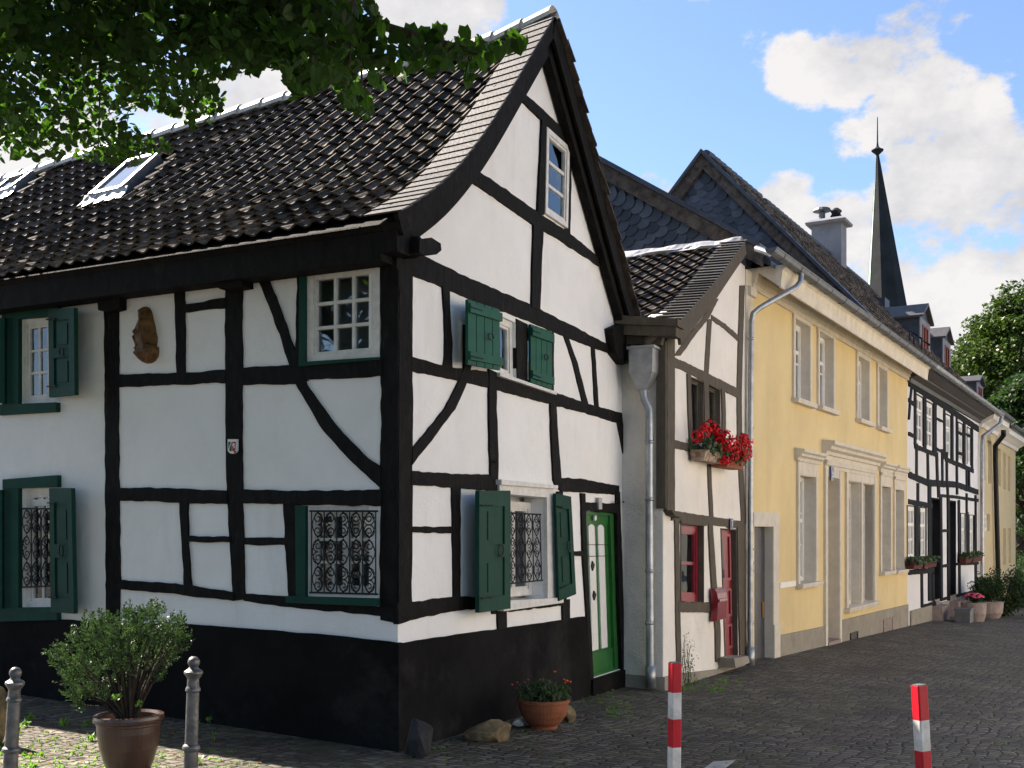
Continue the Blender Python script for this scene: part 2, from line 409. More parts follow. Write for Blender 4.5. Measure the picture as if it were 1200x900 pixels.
def bil(q, s, t):
    a = [q[0][i]+(q[1][i]-q[0][i])*s for i in (0, 1)]; b = [q[3][i]+(q[2][i]-q[3][i])*s for i in (0, 1)]
    return (a[0]+(b[0]-a[0])*t, a[1]+(b[1]-a[1])*t)
def patch(q, s0, s1, t0, t1): return [bil(q, s0, t0), bil(q, s1, t0), bil(q, s1, t1), bil(q, s0, t1)]

def window(F, parent, q, off, cols, rows, fw=.05, mw=.022, m='white_paint', curtain=None, transom=None, name='window', mullion=False, depth=.05, gl='glass', back=.3, cm='curtain', cdep=.08):
    """q: TL, TR, BR, BL in (u, z). The frame is the part; pane, curtain and room behind are its pieces."""
    W = math.dist(q[0], q[1]); H = math.dist(q[0], q[3]); a = fw/W; b = fw/H
    mb = MB(); o1 = off; o0 = off-depth
    for r in (patch(q, 0, a, 0, 1), patch(q, 1-a, 1, 0, 1), patch(q, a, 1-a, 0, b), patch(q, a, 1-a, 1-b, 1)): mb.prism(F, r, o0, o1)
    # inner casement, a step back
    ai = a+.024/W; bi = b+.024/H
    for r in (patch(q, a, ai, b, 1-b), patch(q, 1-ai, 1-a, b, 1-b), patch(q, ai, 1-ai, b, bi), patch(q, ai, 1-ai, 1-bi, 1-b)): mb.prism(F, r, o0, o1-.012)
    if mullion: mb.prism(F, patch(q, .5-.032/W, .5+.032/W, bi, 1-bi), o0, o1-.008)
    if transom: mb.prism(F, patch(q, ai, 1-ai, transom-.03/H, transom+.03/H), o0, o1-.004)
    for c in range(1, cols):
        x = ai+(1-2*ai)*c/cols
        if mullion and cols % 2 == 0 and c == cols//2: continue
        mb.prism(F, patch(q, x-mw/2/W, x+mw/2/W, bi, 1-bi), o0+.01, o1-.019)
    for r in range(1, rows):
        y = bi+(1-2*bi)*r/rows
        mb.prism(F, patch(q, ai, 1-ai, y-mw/2/H, y+mw/2/H), o0+.012, o1-.021)
    w = mb.build(name, m, parent)
    p = MB(); p.prism(F, patch(q, a, 1-a, b, 1-b), o0+.014, o0+.018); p.build('pane', gl, w)
    k = MB(); k.prism(F, patch(q, .002, .998, .002, .998), o0-back, o0-back+.01); k.build('room_shade_sheet', 'room_shade', w)  # dark sheet in place of the unlit room
    if curtain:
        for (c0, c1, t0, t1) in curtain:
            k = MB(); n = max(6, int((c1-c0)*W/.025)); vs = []; fs = []
            for i in range(n+1):
                s_ = c0+(c1-c0)*i/n; oo = o0-cdep+.012*math.sin(i*1.7)
                vs += [F.w(*bil(q, s_, t0), oo), F.w(*bil(q, s_, t1), oo)]
                if i: fs.append((2*i-2, 2*i, 2*i+1, 2*i-1))
            k.add(vs, fs); k.build('curtain', cm, w, recalc=False)
    return w

def ring(mb, F, outer, inner, o0, o1):
    for i in range(4):
        j = (i+1) % 4
        mb.prism(F, [outer[i], outer[j], inner[j], inner[i]], o0, o1)

def spiral(F, cu, cz, r, turns, a0, sgn, off, n=16):
    out = []
    for i in range(n+1):
        t = i/n; a = a0+sgn*turns*2*math.pi*t; rr = r*(1-.8*t)
        out.append(F.w(cu+rr*math.cos(a), cz+rr*math.sin(a), off))
    return out

def grille(F, parent, q, off, cols, rows, name='window_grille'):
    """wrought iron: uprights, rails and paired scrolls"""
    mb = MB(); W = math.dist(q[0], q[1]); H = math.dist(q[0], q[3])
    for t in (.0, 1.0): mb.tube([F.w(*bil(q, -.03, t), off), F.w(*bil(q, 1.03, t), off)], .008, 6)
    for c in range(cols+1): mb.tube([F.w(*bil(q, c/cols, 0), off), F.w(*bil(q, c/cols, 1), off)], .0055, 5)
    cw = W/cols; ch = H/rows
    for c in range(cols):
        for r_ in range(rows):
            ctr = bil(q, (c+.5)/cols, (r_+.5)/rows); rr = min(cw*.46, ch*.25)
            flip = 1 if (c+r_) % 2 else -1
            for sg in (1, -1):
                cz = ctr[1]+sg*ch*.24
                mb.tube(spiral(F, ctr[0], cz, rr, 1.55, math.pi/2*sg*-1, flip*sg, off, 18), .0048, 4)
            # lens shaped bars joining the scrolls
            for sg in (1, -1):
                pts = []
                for i in range(9):
                    t = i/8; pts.append(F.w(ctr[0]+sg*cw*.44*math.sin(math.pi*t), ctr[1]+ch*(.48-.96*t), off))
                mb.tube(pts, .0046, 4)
    return mb.build(name, 'iron', parent)

# ---------------------------------------------------------------- ground
mb = MB()
xs = [-300, -120, -40, -9.83, 29.17, 60, 150, 400]; ys = [-200, -40, -4.12, 52.88, 90, 200, 700]
xs2 = sorted(set(xs+[-9.83+i*3 for i in range(1, 13)])); ys2 = sorted(set(ys+[-4.12+i*3 for i in range(1, 19)]))
mb.add([(x, y, gz(x, y)) for y in ys2 for x in xs2], [(j*len(xs2)+i, j*len(xs2)+i+1, (j+1)*len(xs2)+i+1, (j+1)*len(xs2)+i) for j in range(len(ys2)-1) for i in range(len(xs2)-1)])
mb.build('cobbled_street', 'cobbles', None, recalc=False, kind='structure')
# worn paint mark at the lower edge of the view
mb = MB()
for (a, b, c, d) in (((836, 893), (862, 891), (850, 900), (822, 903)),):
    p = [on_ground(*q)+Vector((0, 0, .004)) for q in (a, b, c, d)]
    mb.slab(p, .004)
mb.build('road_marking', 'paint_grey', None, kind='structure')

# ================================================================ CORNER HOUSE
H1 = thing('timber_framed_house', GF.w(0, 0), 'black and white half-timbered corner house with green shutters and steep tiled gable roof', 'house')
VO = .155     # how far the verge stands out from the gable
ZR = [(0, 6.26), (.7, 6.13), (1.65, 6.08), (2.7, 6.03), (4.6, 5.925), (6.5, 5.82), (7.1, 5.77), (11, 5.65)]
def zr(t):
    t = max(t, 0)
    for (a, za), (b, zb) in zip(ZR, ZR[1:]):
        if t <= b: return za+(zb-za)*(t-a)/(b-a)
    return ZR[-1][1]
UR = 2.42
def left_prof(t, n=26):
    z = zr(t); k = 3.755+(z-3.755)*.232
    P = [(UR, z), (.70, k), (-.22, 3.755)]
    out = []
    # straight to the knee, rounded by a quadratic there
    A = (P[0][0]+(P[1][0]-P[0][0])*.62, P[0][1]+(P[1][1]-P[0][1])*.62); B = (P[1][0]+(P[2][0]-P[1][0])*.6, P[1][1]+(P[2][1]-P[1][1])*.6)
    for i in range(9): out.append((P[0][0]+(A[0]-P[0][0])*i/8, P[0][1]+(A[1]-P[0][1])*i/8))
    for i in range(1, 11):
        s = i/10; out.append(tuple((1-s)**2*A[j]+2*s*(1-s)*P[1][j]+s*s*B[j] for j in (0, 1)))
    for i in range(1, 5): out.append((B[0]+(P[2][0]-B[0])*i/4, B[1]+(P[2][1]-B[1])*i/4))
    return out
def right_prof(t):
    z = zr(t)
    return [(UR, z), (3.4, z-(z-3.9)*.46), (4.55, 3.9)]
def prof_surface(F, prof, vo):
    cache = {}
    def surf(t, s):
        """point s metres down the slope, t metres in from the verge"""
        k = round(t, 3)
        if k not in cache:
            p = prof(t); L = [0]
            for i in range(1, len(p)): L.append(L[-1]+math.dist(p[i], p[i-1]))
            cache[k] = (p, L)
        p, L = cache[k]
        i = 1
        while i < len(p)-1 and L[i] < s: i += 1
        f = (s-L[i-1])/(L[i]-L[i-1])
        u = p[i-1][0]+(p[i][0]-p[i-1][0])*f; z = p[i-1][1]+(p[i][1]-p[i-1][1])*f
        du, dz = (p[i][0]-p[i-1][0]), (p[i][1]-p[i-1][1]); l = math.hypot(du, dz)
        nu, nz = (-dz/l, du/l)
        if nz < 0: nu, nz = -nu, -nz
        return u, z, nu, nz
    surf.length = lambda t: sum(math.dist(a, b) for a, b in zip(prof(t), prof(t)[1:]))
    surf.w = lambda t, s, h: (lambda r: F.w(r[0]+r[2]*h, r[1]+r[3]*h, vo-t))(surf(t, s))
    return surf
def tiles(surf, t0, t1, pitch, expo, s_from=.05, over=.02, amp=.032, lift=.034, skip=None, nx=7):
    mb = MB()
    Ln = surf.length((t0+t1)/2)+over
    rows = round((Ln-s_from)/expo); ex = (Ln-s_from)/rows
    cols = round((t1-t0)/pitch); pw = (t1-t0)/cols
    prof = [(.5+.5*math.cos(2*math.pi*((k/nx)**1.25)))**1.3-.34*(k/nx) for k in range(nx+1)]
    for r_ in range(rows):
        for c in range(cols):
            ta = t0+c*pw
            if skip and skip(ta+pw/2, s_from+(r_+.5)*ex): continue
            sa = s_from+r_*ex-.05; sb = s_from+(r_+1)*ex+U(-.006, .006)
            dt = U(-.006, .006); dl = U(-.003, .006); sk = U(-.006, .006)
            mb.cur = random.random()
            top = []; bot = []; lip = []
            for k in range(nx+1):
                t = ta+pw*1.03*k/nx+dt; h = prof[k]*amp
                top.append(surf.w(t, max(sa, 0), h-.004)); 
                bot.append(surf.w(t+sk, sb, h+lift+dl)); lip.append(surf.w(t+sk, sb-.002, h+dl+lift-.016))
            n = nx+1
            e0 = [surf.w(ta+dt, max(sa, 0), prof[0]*amp-.022), surf.w(ta+dt+sk, sb, prof[0]*amp+lift+dl-.022)]
            mb.add([top[0], bot[0], e0[1], e0[0]], [(0, 1, 2, 3)])
            mb.add(top+bot+lip, [(i, i+1, n+i+1, n+i) for i in range(nx)]+[(n+i, n+i+1, 2*n+i+1, 2*n+i) for i in range(nx)])
    return mb
ROOF_T = 10.2
left = prof_surface(GF, left_prof, VO); right = prof_surface(GF, right_prof, VO)

# skylights: their quads on the left slope
def on_slope(px, py, t_guess=3.0):
    """(t, s) where the sight line meets the steep part of the left slope"""
    best = None
    r = ray(px, py)
    lo = None
    for i in range(400):
        Y = 6+i*.03; p = at(px, py, Y)
        q = Vector((p.x, p.y))-GF.O
        u = q.dot(GF.d); o = q.dot(GF.n); t = VO-o
        if t < 0 or t > 12 or u < -.4 or u > UR: continue
        pr = left_prof(t); z = None
        for (a, b) in zip(pr, pr[1:]):
            if b[0] <= u <= a[0]: z = b[1]+(a[1]-b[1])*(u-b[0])/max(1e-9, a[0]-b[0]); break
        if z is not None and p.z < z:
            s = 0
            for (a, b) in zip(pr, pr[1:]):
                if b[0] <= u <= a[0]: s += math.dist(a, (u, z)); break
                s += math.dist(a, b)
            return t, s
    return None
sk1 = [on_slope(153, 199), on_slope(192, 190), on_slope(146, 231), on_slope(111, 236)]
t_a = min(p[0] for p in sk1); t_b = max(p[0] for p in sk1); s_a = min(p[1] for p in sk1); s_b = max(p[1] for p in sk1)
tm = sum(p[0] for p in sk1)/4; sm = sum(p[1] for p in sk1)/4
ta_ = (sk1[1][0]+sk1[2][0])/2; tb_ = (sk1[0][0]+sk1[3][0])/2; sa_ = (sk1[0][1]+sk1[1][1])/2; sb_ = (sk1[2][1]+sk1[3][1])/2
print('SKYLIGHT', sk1, ta_, tb_, sa_, sb_)
SKY = [(ta_, tb_, sa_, sb_)]
p2 = on_slope(6, 232)
if p2: SKY.append((p2[0]-.16, p2[0]+.24, max(.10, p2[1]-.42), p2[1]-.02)); print('P2', p2)
def in_sky(t, s): return any(a-.08 < t < b+.08 and c-.02 < s < d+.05 for a, b, c, d in SKY)
roof = MB()
ROOFP = tiles(left, .16, ROOF_T, .158, .205, skip=in_sky).build('roof', 'tile', H1, smooth=False, recalc=False)
for (a, b, c, d) in SKY:
    f = MB()
    def L3(t, s, h): return left.w(t, s, h)
    for (x0, x1, y0, y1, h) in ((a, a+.05, c, d, .10), (b-.05, b, c, d, .10), (a+.05, b-.05, c, c+.07, .115), (a+.05, b-.05, d-.06, d, .09)):
        vs = [L3(x, y, hh) for hh in (-.02, h) for (x, y) in ((x0, y0), (x1, y0), (x1, y1), (x0, y1))]
        f.add(vs, [(0, 1, 2, 3), (7, 6, 5, 4), (0, 4, 5, 1), (1, 5, 6, 2), (2, 6, 7, 3), (3, 7, 4, 0)])
    fo = f.build('skylight', 'zinc', H1)
    g = MB(); g.slab([L3(a+.05, c+.07, .075), L3(b-.05, c+.07, .075), L3(b-.05, d-.06, .075), L3(a+.05, d-.06, .075)], .006); g.build('pane', 'glass', fo)
    g = MB(); g.slab([L3(a, c, -.01), L3(b, c, -.01), L3(b, d, -.01), L3(a, d, -.01)], .005); g.build('room_shade_sheet', 'room_shade', fo)  # dark sheet under the glass for the shade inside
    g = MB()
    n = 12
    vs = []
    for j, (y, h) in enumerate(((d-.01, .085), (d+.05, .055), (d+.17, .05))):
        for i in range(n+1): vs.append(L3(a-.06+(b-a+.12)*i/n, y, h+(.008*math.sin(i*2.2) if j else 0)))
    g.add(vs, [(j*(n+1)+i, j*(n+1)+i+1, (j+1)*(n+1)+i+1, (j+1)*(n+1)+i) for j in range(2) for i in range(n)])
    g.build('apron', 'lead', fo, recalc=False)
# boarding under the tiles, both slopes
mb = MB()
def slab_prof(mb, surf, t0, t1, h0, h1, nt=12, s1=None):
    ts = [t0+(t1-t0)*i/nt for i in range(nt+1)]
    Ls = surf.length(t0); ns = 24
    for hh in (h0, h1):
        vs = [surf.w(t, surf.length(t)*j/ns, hh) for t in ts for j in range(ns+1)]
        mb.add(vs, [(i*(ns+1)+j, i*(ns+1)+j+1, (i+1)*(ns+1)+j+1, (i+1)*(ns+1)+j) for i in range(nt) for j in range(ns)])
    for t in (t0, t1):
        vs = [surf.w(t, surf.length(t)*j/ns, hh) for hh in (h0, h1) for j in range(ns+1)]
        mb.add(vs, [(j, j+1, ns+2+j, ns+1+j) for j in range(ns)])
    vs = [surf.w(t, surf.length(t), hh) for hh in (h0, h1) for t in ts]
    mb.add(vs, [(i, i+1, nt+2+i, nt+1+i) for i in range(nt)])
slab_prof(mb, left, .03, ROOF_T, -.012, -.06); slab_prof(mb, right, .03, ROOF_T, .03, -.05)
mb.build('roof_boarding', 'black_timber', ROOFP, recalc=False)
# rough slate edge seen along the far verge
mb = MB()
Lr = right.length(0); k = 0; s = .02
while s < Lr-.05:
    ln = U(.16, .26); mb.cur = random.random(); o = U(-.01, .05); h = .035+U(0, .03)
    vs = [right.w(t, y, hh) for hh in (h, h+.018) for (t, y) in ((-.03-o*.4, s), (.34, s), (.34, s+ln), (-.05-o*.4, s+ln+U(-.02, .03)))]
    mb.add(vs, [(0, 1, 2, 3), (7, 6, 5, 4), (0, 4, 5, 1), (1, 5, 6, 2), (2, 6, 7, 3), (3, 7, 4, 0)])
    s += ln*.82
mb.build('verge_slates', 'weathered_wood', ROOFP)
# slates capping the near verge
mb = MB(); s = .0; Ll = left.length(0)
while s < Ll-.02:
    ln = .13; mb.cur = random.random(); w = U(-.012, .012)
    s1_ = min(s+ln*1.25, Ll+.03)
    vs = [left.w(t, y, hh) for hh in (.0, .012) for (t, y) in ((-.045+w*.3, s), (.27+w, s-.03), (.27+w, s1_-.03), (-.045+w*.3, s1_))]
    for i in (2, 3, 6, 7): pass
    up = [left.w(t, y, h) for (t, y, h) in ((-.045+w*.3, s, .060), (.27+w, s-.03, .060), (.27+w, s1_-.03, .072), (-.045+w*.3, s1_, .072))]
    dn = [left.w(t, y, h) for (t, y, h) in ((-.045+w*.3, s, .048), (.27+w, s-.03, .048), (.27+w, s1_-.03, .060), (-.045+w*.3, s1_, .060))]
    mb.add(up+dn, [(0, 1, 2, 3), (7, 6, 5, 4), (0, 4, 5, 1), (1, 5, 6, 2), (2, 6, 7, 3), (3, 7, 4, 0)])
    s += ln
mb.build('verge_slates', 'slate_grey', ROOFP)
# ridge caps
mb = MB(); t = .0
while t < ROOF_T:
    ln = .30; mb.cur = random.random(); n = 9; vs = []
    zz = zr(t+ln/2); up = .0
    for j, tt in enumerate((t, t+ln*1.1)):
        rr = .12+.012*(1-j)
        for i in range(n+1):
            a = math.pi*(-.08+1.16*i/n)
            vs.append(GF.w(UR+rr*math.cos(a)*.95, zr(tt)+.0+rr*math.sin(a)*.75+(.012 if j == 0 else 0), VO-tt))
    mb.add(vs, [(i, i+1, n+2+i, n+1+i) for i in range(n)])
    t += ln
mb.build('ridge_caps', 'ridge_glare_white', ROOFP, smooth=False, recalc=False)
# bargeboards
def barge(surf, name, top, drop, o0, o1, m, k0=0.0, mult=None):
    mb = MB(); n = 40; L_ = surf.length(0); vs = []
    for oo in (o0, o1):
        for hh in (top, -drop):
            for i in range(n+1):
                u, z, nu, nz = surf(0, L_*i/n)
                e_ = hh
                vs.append(GF.w(u+nu*e_, z+nz*e_, oo) if hh > -.02 or i > 0 else GF.w(UR, z+nz*e_*1.5, oo))
    w = n+1
    for i in range(n):
        mb.add([vs[q] for q in (i, i+1, w+i+1, w+i, 2*w+i, 2*w+i+1, 3*w+i+1, 3*w+i)], [(0, 1, 2, 3), (7, 6, 5, 4), (0, 4, 5, 1), (3, 2, 6, 7)])
    mb.add([vs[n], vs[w+n], vs[3*w+n], vs[2*w+n]], [(0, 1, 2, 3)])
    return mb.build(name, m, ROOFP)
barge(left, 'bargeboard', .045, .11, VO-.035, VO-.003, 'black_timber')
barge(right, 'bargeboard', .045, .13, VO-.033, VO-.001, 'black_timber')
# soffit under the verge against the gable (rafter)
barge(left, 'verge_rafter', -.03, .215, .012, .10, 'black_timber')
barge(right, 'verge_rafter', -.03, .215, .011, .10, 'black_timber')
# eaves box of the long side
mb = MB(); a = VO-.04; b = VO-ROOF_T
for (u0, u1, z0, z1, o0, o1) in ((-.19, -.01, 3.50, 3.70, b, -.02), (-.19, -.01, 3.55, 3.70, -.02, a)):
    vs = [GF.w(u, z, o) for u in (u0, u1) for z in (z0, z1) for o in (o0, o1)]
    mb.add(vs, [(0, 1, 3, 2), (4, 6, 7, 5), (0, 4, 5, 1), (2, 3, 7, 6), (0, 2, 6, 4), (1, 5, 7, 3)])
mb.build('eaves_box', 'black_timber', H1)
mb = MB()
vs = [GF.w(u, z, o) for u, z in ((-.235, 3.735), (-.229, 3.747), (-.10, 3.75), (-.10, 3.73)) for o in (b, VO-.33)]
mb.add(vs, [(0, 1, 3, 2), (2, 3, 5, 4), (4, 5, 7, 6), (6, 7, 1, 0)])
mb.build('drip_edge', 'black_timber', H1)
# beam ends at the corner
mb = MB()
c = GF.px(484, 290, .10); mb.lathe(c-GF.n.to_3d()*.1, [(.05, 0), (.075, .02), (.08, .12), (.07, .16), (.04, .18)], 10, GF.n.to_3d())
o_ = mb.build('beam_end', 'black_timber', H1)
mb = MB()
pp = [GF.uz(x, y, .16) for x, y in ((486, 281), (500, 279), (511, 286), (512, 294), (506, 299), (494, 300), (486, 297))]
mb.prism(GF, pp, -.05, .20); mb.build('beam_end', 'black_timber', H1)
mb = MB()
pp = [LF.uz(x, y, .1) for x, y in ((248, 322), (287, 318), (287, 336), (262, 340), (250, 332))]
mb.prism(LF, pp, -.05, .14); mb.build('beam_end', 'black_timber', H1)
mb = MB()
pp = [LF.uz(x, y, .06) for x, y in ((116, 350), (142, 346), (142, 362), (128, 366), (117, 364))]
mb.prism(LF, pp, -.05, .08); mb.build('beam_end', 'black_timber', H1)

mb = MB(); mb.prism(GF, GF.poly([(714, 385), (738, 374), (738, 402), (728, 427), (718, 414)], .06), -.02, .10); mb.build('beam_end', 'black_timber', H1)
# ---- gable wall
def quad(F, pts, off=0.0): return F.poly(pts, off)
g_win_low = quad(GF, [(591, 579), (637, 583), (638, 701), (591, 706)])
g_win_up = quad(GF, [(583, 368), (604, 378), (605, 447), (583, 438)])
g_win_dark = quad(GF, [(606, 380), (644, 396), (644, 459), (606, 446)])
g_attic = quad(GF, [(637.5, 149), (664, 173), (662, 268), (635.5, 250)])
g_door = quad(GF, [(684, 598), (721, 601), (727, 784), (690, 796)])
uG = GF.uz(729, 600)[0]
top = []
for (u, z) in reversed(left_prof(0)[:-2]):
    if u > 0: top.append((u, z-.06))
top = [(0, 3.86)]+top
top = [p for p in top]+[(3.4, right_prof(0)[1][1]-.06), (4.5, 3.87), (uG, 3.7)]
outline = [(.003, -.6), (uG, -.9)]+top[:0:-1]+[(.003, 3.86)]
mb = wall_sheet(GF, outline, [g_win_low, g_win_up, g_win_dark, g_attic, g_door], .16, .25, hole_reveals=[.2, .1, .1, .06, .1])
mb.build('wall', 'plaster', H1)
# long wall
l_up = quad(LF, [(361, 317), (446, 307), (446, 419), (361, 426)])
l_low = quad(LF, [(361, 594), (446, 593), (447, 699), (361, 697)])
l_up2 = quad(LF, [(26, 376), (70, 370), (72, 470), (26, 474)])
l_low2 = quad(LF, [(27, 573), (72, 571), (74, 711), (27, 712)])
UL = 9.6
mb = wall_sheet(LF, [(0.003, -.6), (UL, -.6), (UL, 3.62), (0.003, 3.62)], [l_up, l_low, l_up2, l_low2], .1, .25, hole_reveals=[.05, .1, .08, .12])
mb.build('wall', 'plaster', H1)
# rear walls
mb = MB()
for (p, q) in (((UL, .0), (UL, 4.4)),):
    poly = [(.25, -.6), (4.4, -.6), (4.4, 3.4), (UR, zr(10)-.1), (.25, 3.8)]
    B2 = Facade(*GF.w(0, 0, -UL)[:2], GF.d.x, GF.d.y, 1)
    mb.prism(B2, poly, 0, .2)
R2 = Facade(*GF.w(4.4, 0, 0)[:2], -GF.n.x, -GF.n.y, 1)
mb.prism(R2, [(.3, -.9), (UL, -.9), (UL, 3.4), (.3, 3.4)], -.2, 0)
mb.build('wall', 'plaster', H1)
# plinth
mb = MB()
pl = [LF.uz(x, y) for x, y in ((466, 753), (400, 745), (300, 737), (225, 731.5), (110, 728), (0, 722))]
pl = resample(pl, 60); pl = [(u, z+noise.noise(Vector((u*5, 0, 3)))*.008) for u, z in pl]
pl += [(UL, pl[-1][1])]
mb.prism(LF, [(-.025, -.6)]+[(-.025, pl[0][1])]+pl+[(UL, -.6)], -.02, .028)
mb.build('plinth', 'black_plinth', H1)
mb = MB()
pg = [GF.uz(x, y) for x, y in ((465, 754), (530, 744), (581, 737), (592, 735.5), (640, 729), (684, 722))]
pg = resample(pg, 40); pg = [(u, z+noise.noise(Vector((u*5, 9, 3)))*.008) for u, z in pg]
d0 = GF.uz(690, 797); d1 = GF.uz(728, 785)
mb.prism(GF, [(-.024, -.6), (-.024, pg[0][1])]+pg[1:]+[d0, (d0[0], -.8)], -.02, .026)
mb.prism(GF, [(d0[0]+.001, -.8), (d0[0]+.001, d0[1]+.005), (d1[0], d1[1]+.005), (d1[0], -.8)], -.02, .05)
mb.build('plinth', 'black_plinth', H1)

# ---- timbers of the long side (traced edges)
T = lambda k, A, B: timber(LF, k, A, B, H1)
T('post', [(123, 357), (124, 540), (125, 700), (125, 728)], [(140, 353), (140, 540), (142, 690), (141, 729)])
T('post', [(447, 300), (447, 540), (446, 640), (446, 727)], [(467.5, 296), (467, 540), (466.5, 640), (466, 730)])
T('post', [(265, 330), (265, 450), (266, 560), (269, 620), (274, 704)], [(285, 326), (285, 450), (285, 560), (287, 640), (288, 703)])
T('rail', [(0, 352), (70, 345), (140, 330), (264, 318), (360, 303), (447, 292)], [(0, 364), (66, 356), (140, 349), (205, 340), (264, 333), (350, 316), (447, 305)])
T('post', [(205, 336), (207, 380), (208, 441)], [(217, 336), (218, 380), (218, 441)])
T('rail', [(138, 439), (210, 437), (266, 434)], [(138, 454), (210, 451), (266, 449)])
T('rail', [(283, 431), (347, 428), (352, 427)], [(283, 451), (347, 450), (362, 447)])
T('rail', [(350, 427), (400, 424), (449, 420)], [(352, 445), (400, 444), (449, 441)])
T('rail', [(216, 357), (266, 350)], [(216, 366.5), (266, 361)])
T('brace', [(300, 318), (322, 373), (338, 420), (349, 452), (378, 502), (410, 538), (447, 572)], [(312, 318), (334, 373), (347, 412), (361, 452), (397, 502), (425, 530), (447, 548)])
T('post', [(350, 314), (349, 370), (347, 430)], [(357, 313), (356, 370), (357, 430)])
T('rail', [(139, 571), (200, 572), (268, 575)], [(139, 586), (200, 589), (268, 591)])
T('rail', [(284, 574), (360, 575), (448, 574)], [(284, 589), (360, 592), (448, 593)])
T('post', [(212, 587), (215, 640), (218, 690)], [(222, 587), (222, 640), (226, 690)])
T('rail', [(221, 628), (270, 629)], [(222, 635), (272, 636)])
T('rail', [(141, 679), (216, 685), (275, 694)], [(141, 690), (216, 697), (275, 704)])
T('rail', [(284, 695), (340, 699), (400, 706), (448, 711)], [(286, 704), (340, 712), (400, 717), (448, 722)])
T('rail', [(285, 630), (336, 630)], [(285, 639), (336, 639)])
T('post', [(333, 586), (335, 640), (340, 704)], [(352, 586), (352, 640), (352, 704)])
# ---- gable timbers
T = lambda k, A, B, **kw: timber(GF, k, A, B, H1, **kw)
T('post', [(466.5, 300), (466, 540), (465.5, 728)], [(482, 312), (482, 535), (481, 722)])
T('tie_beam', [(463, 288), (497, 301), (540, 322), (621, 357), (670, 382), (717, 407), (722, 410)], [(463, 315), (483, 323), (517, 337), (557, 354), (605, 371), (652, 391), (692, 407), (722, 417)])
T('rail', [(481, 418), (523, 430), (580, 437), (647, 459), (687, 473), (727.5, 484)], [(481, 435), (535, 446), (572, 455), (644, 474), (684, 484), (727, 497)])
T('brace', [(720, 484), (723, 500), (728, 525), (733, 560)], [(727.6, 484), (729, 500), (734.5, 525), (736, 556)])
T('rail', [(480, 552), (530, 555), (582, 556)], [(480, 569), (530, 571), (582, 577)])
T('rail', [(647, 562), (656, 560), (679, 561), (724, 569.5)], [(650, 572), (657, 576), (679, 577), (724, 580)])
T('post', [(517, 335), (519, 370), (520, 400), (518, 432)], [(525, 338), (526, 370), (528, 400), (528, 434)])
T('brace', [(542, 380), (542, 430), (534, 452), (520, 478), (499, 505), (481, 526)], [(551, 380), (550, 432), (543, 455), (531, 480), (508, 510), (481, 545)])
T('post', [(571, 432), (571, 480), (572, 530), (573, 558)], [(580, 436), (580, 480), (582, 530), (582, 560)])
T('post', [(643, 472), (644, 510), (647, 564)], [(650, 473), (652, 510), (656, 563)])
T('post', [(624, 245), (622, 300), (621, 360)], [(636, 255), (633, 300), (631, 364)])
T('collar_beam', [(551, 196), (590, 222), (626, 248), (662, 271), (699, 301)], [(545, 209), (585, 237), (623, 264), (650, 279), (701, 312)])
T('collar_beam', [(611, 108), (634, 129), (655, 149), (668, 163)], [(604, 114), (632, 140), (645, 152), (667, 177)])
T('post', [(633, 140), (630, 200), (627.5, 252)], [(638, 144), (636.5, 200), (635.5, 252)])
T('post', [(662, 168), (662, 220), (661, 270)], [(669, 174), (668.5, 220), (667.5, 274)])
T('post', [(604, 374), (604.5, 410), (605, 450)], [(617, 380), (617, 410), (617, 454)])
T('post', [(644, 388), (644.5, 420), (645, 460)], [(648, 390), (648, 420), (648, 462)])
T('strut', [(659, 392), (670, 425), (682, 474)], [(665, 395), (677, 430), (688.5, 474)])
T('strut', [(692, 405), (694, 440), (696, 478)], [(696, 407), (698, 440), (700.5, 479)])
T('rail', [(481, 617), (529, 617.5)], [(481, 624), (529, 625)])
T('post', [(528, 570), (529, 630), (530, 702)], [(538, 570), (538, 630), (538, 702)])
T('rail', [(464, 706), (485, 705), (531, 699), (575, 700)], [(465, 732), (495, 723), (527, 717), (575, 711)])
T('rail', [(575, 713), (620, 710), (660, 703)], [(575, 719), (620, 714), (660, 709)])
T('post', [(581, 712), (582, 740)], [(592, 711), (592, 739)])
T('post', [(657, 704), (658, 732)], [(666, 702), (666, 730)])
T('rail', [(655, 646), (684, 646)], [(655, 652), (684, 651)])
T('post', [(679, 578), (681, 650), (686, 728), (690, 797)], [(684, 579), (686, 650), (690, 728), (694, 797)])
T('post', [(720, 575), (722, 650), (724, 720), (727, 786)], [(724.5, 576), (727, 650), (729, 720), (730.5, 786)])
T('rail', [(680, 589), (724, 590)], [(682, 598), (724, 602)])
T('post', [(651, 576), (653, 640), (656, 704)], [(657, 576), (659, 640), (662, 704)])

# ---- gable windows
w = window(GF, H1, g_attic, .034, 1, 3, .05, .03, 'white_worn', curtain=[(.02, .98, .02, .98)], cm='sky_reflection_blue', cdep=.0)  # the curtain here is a blue sheet painting the sky's reflection
w = window(GF, H1, g_win_up, -.03, 1, 1, .055, m='white_worn', curtain=[(.5, 1, .03, .97)])
mb = MB(); mb.prism(GF, [GF.uz(*p) for p in ((580, 437), (647, 459.5), (647, 463), (580, 441))], 0, .05); mb.build('sill', 'white_worn', w)
w = window(GF, H1, g_win_dark, -.05, 1, 1, .04, m='black_timber')
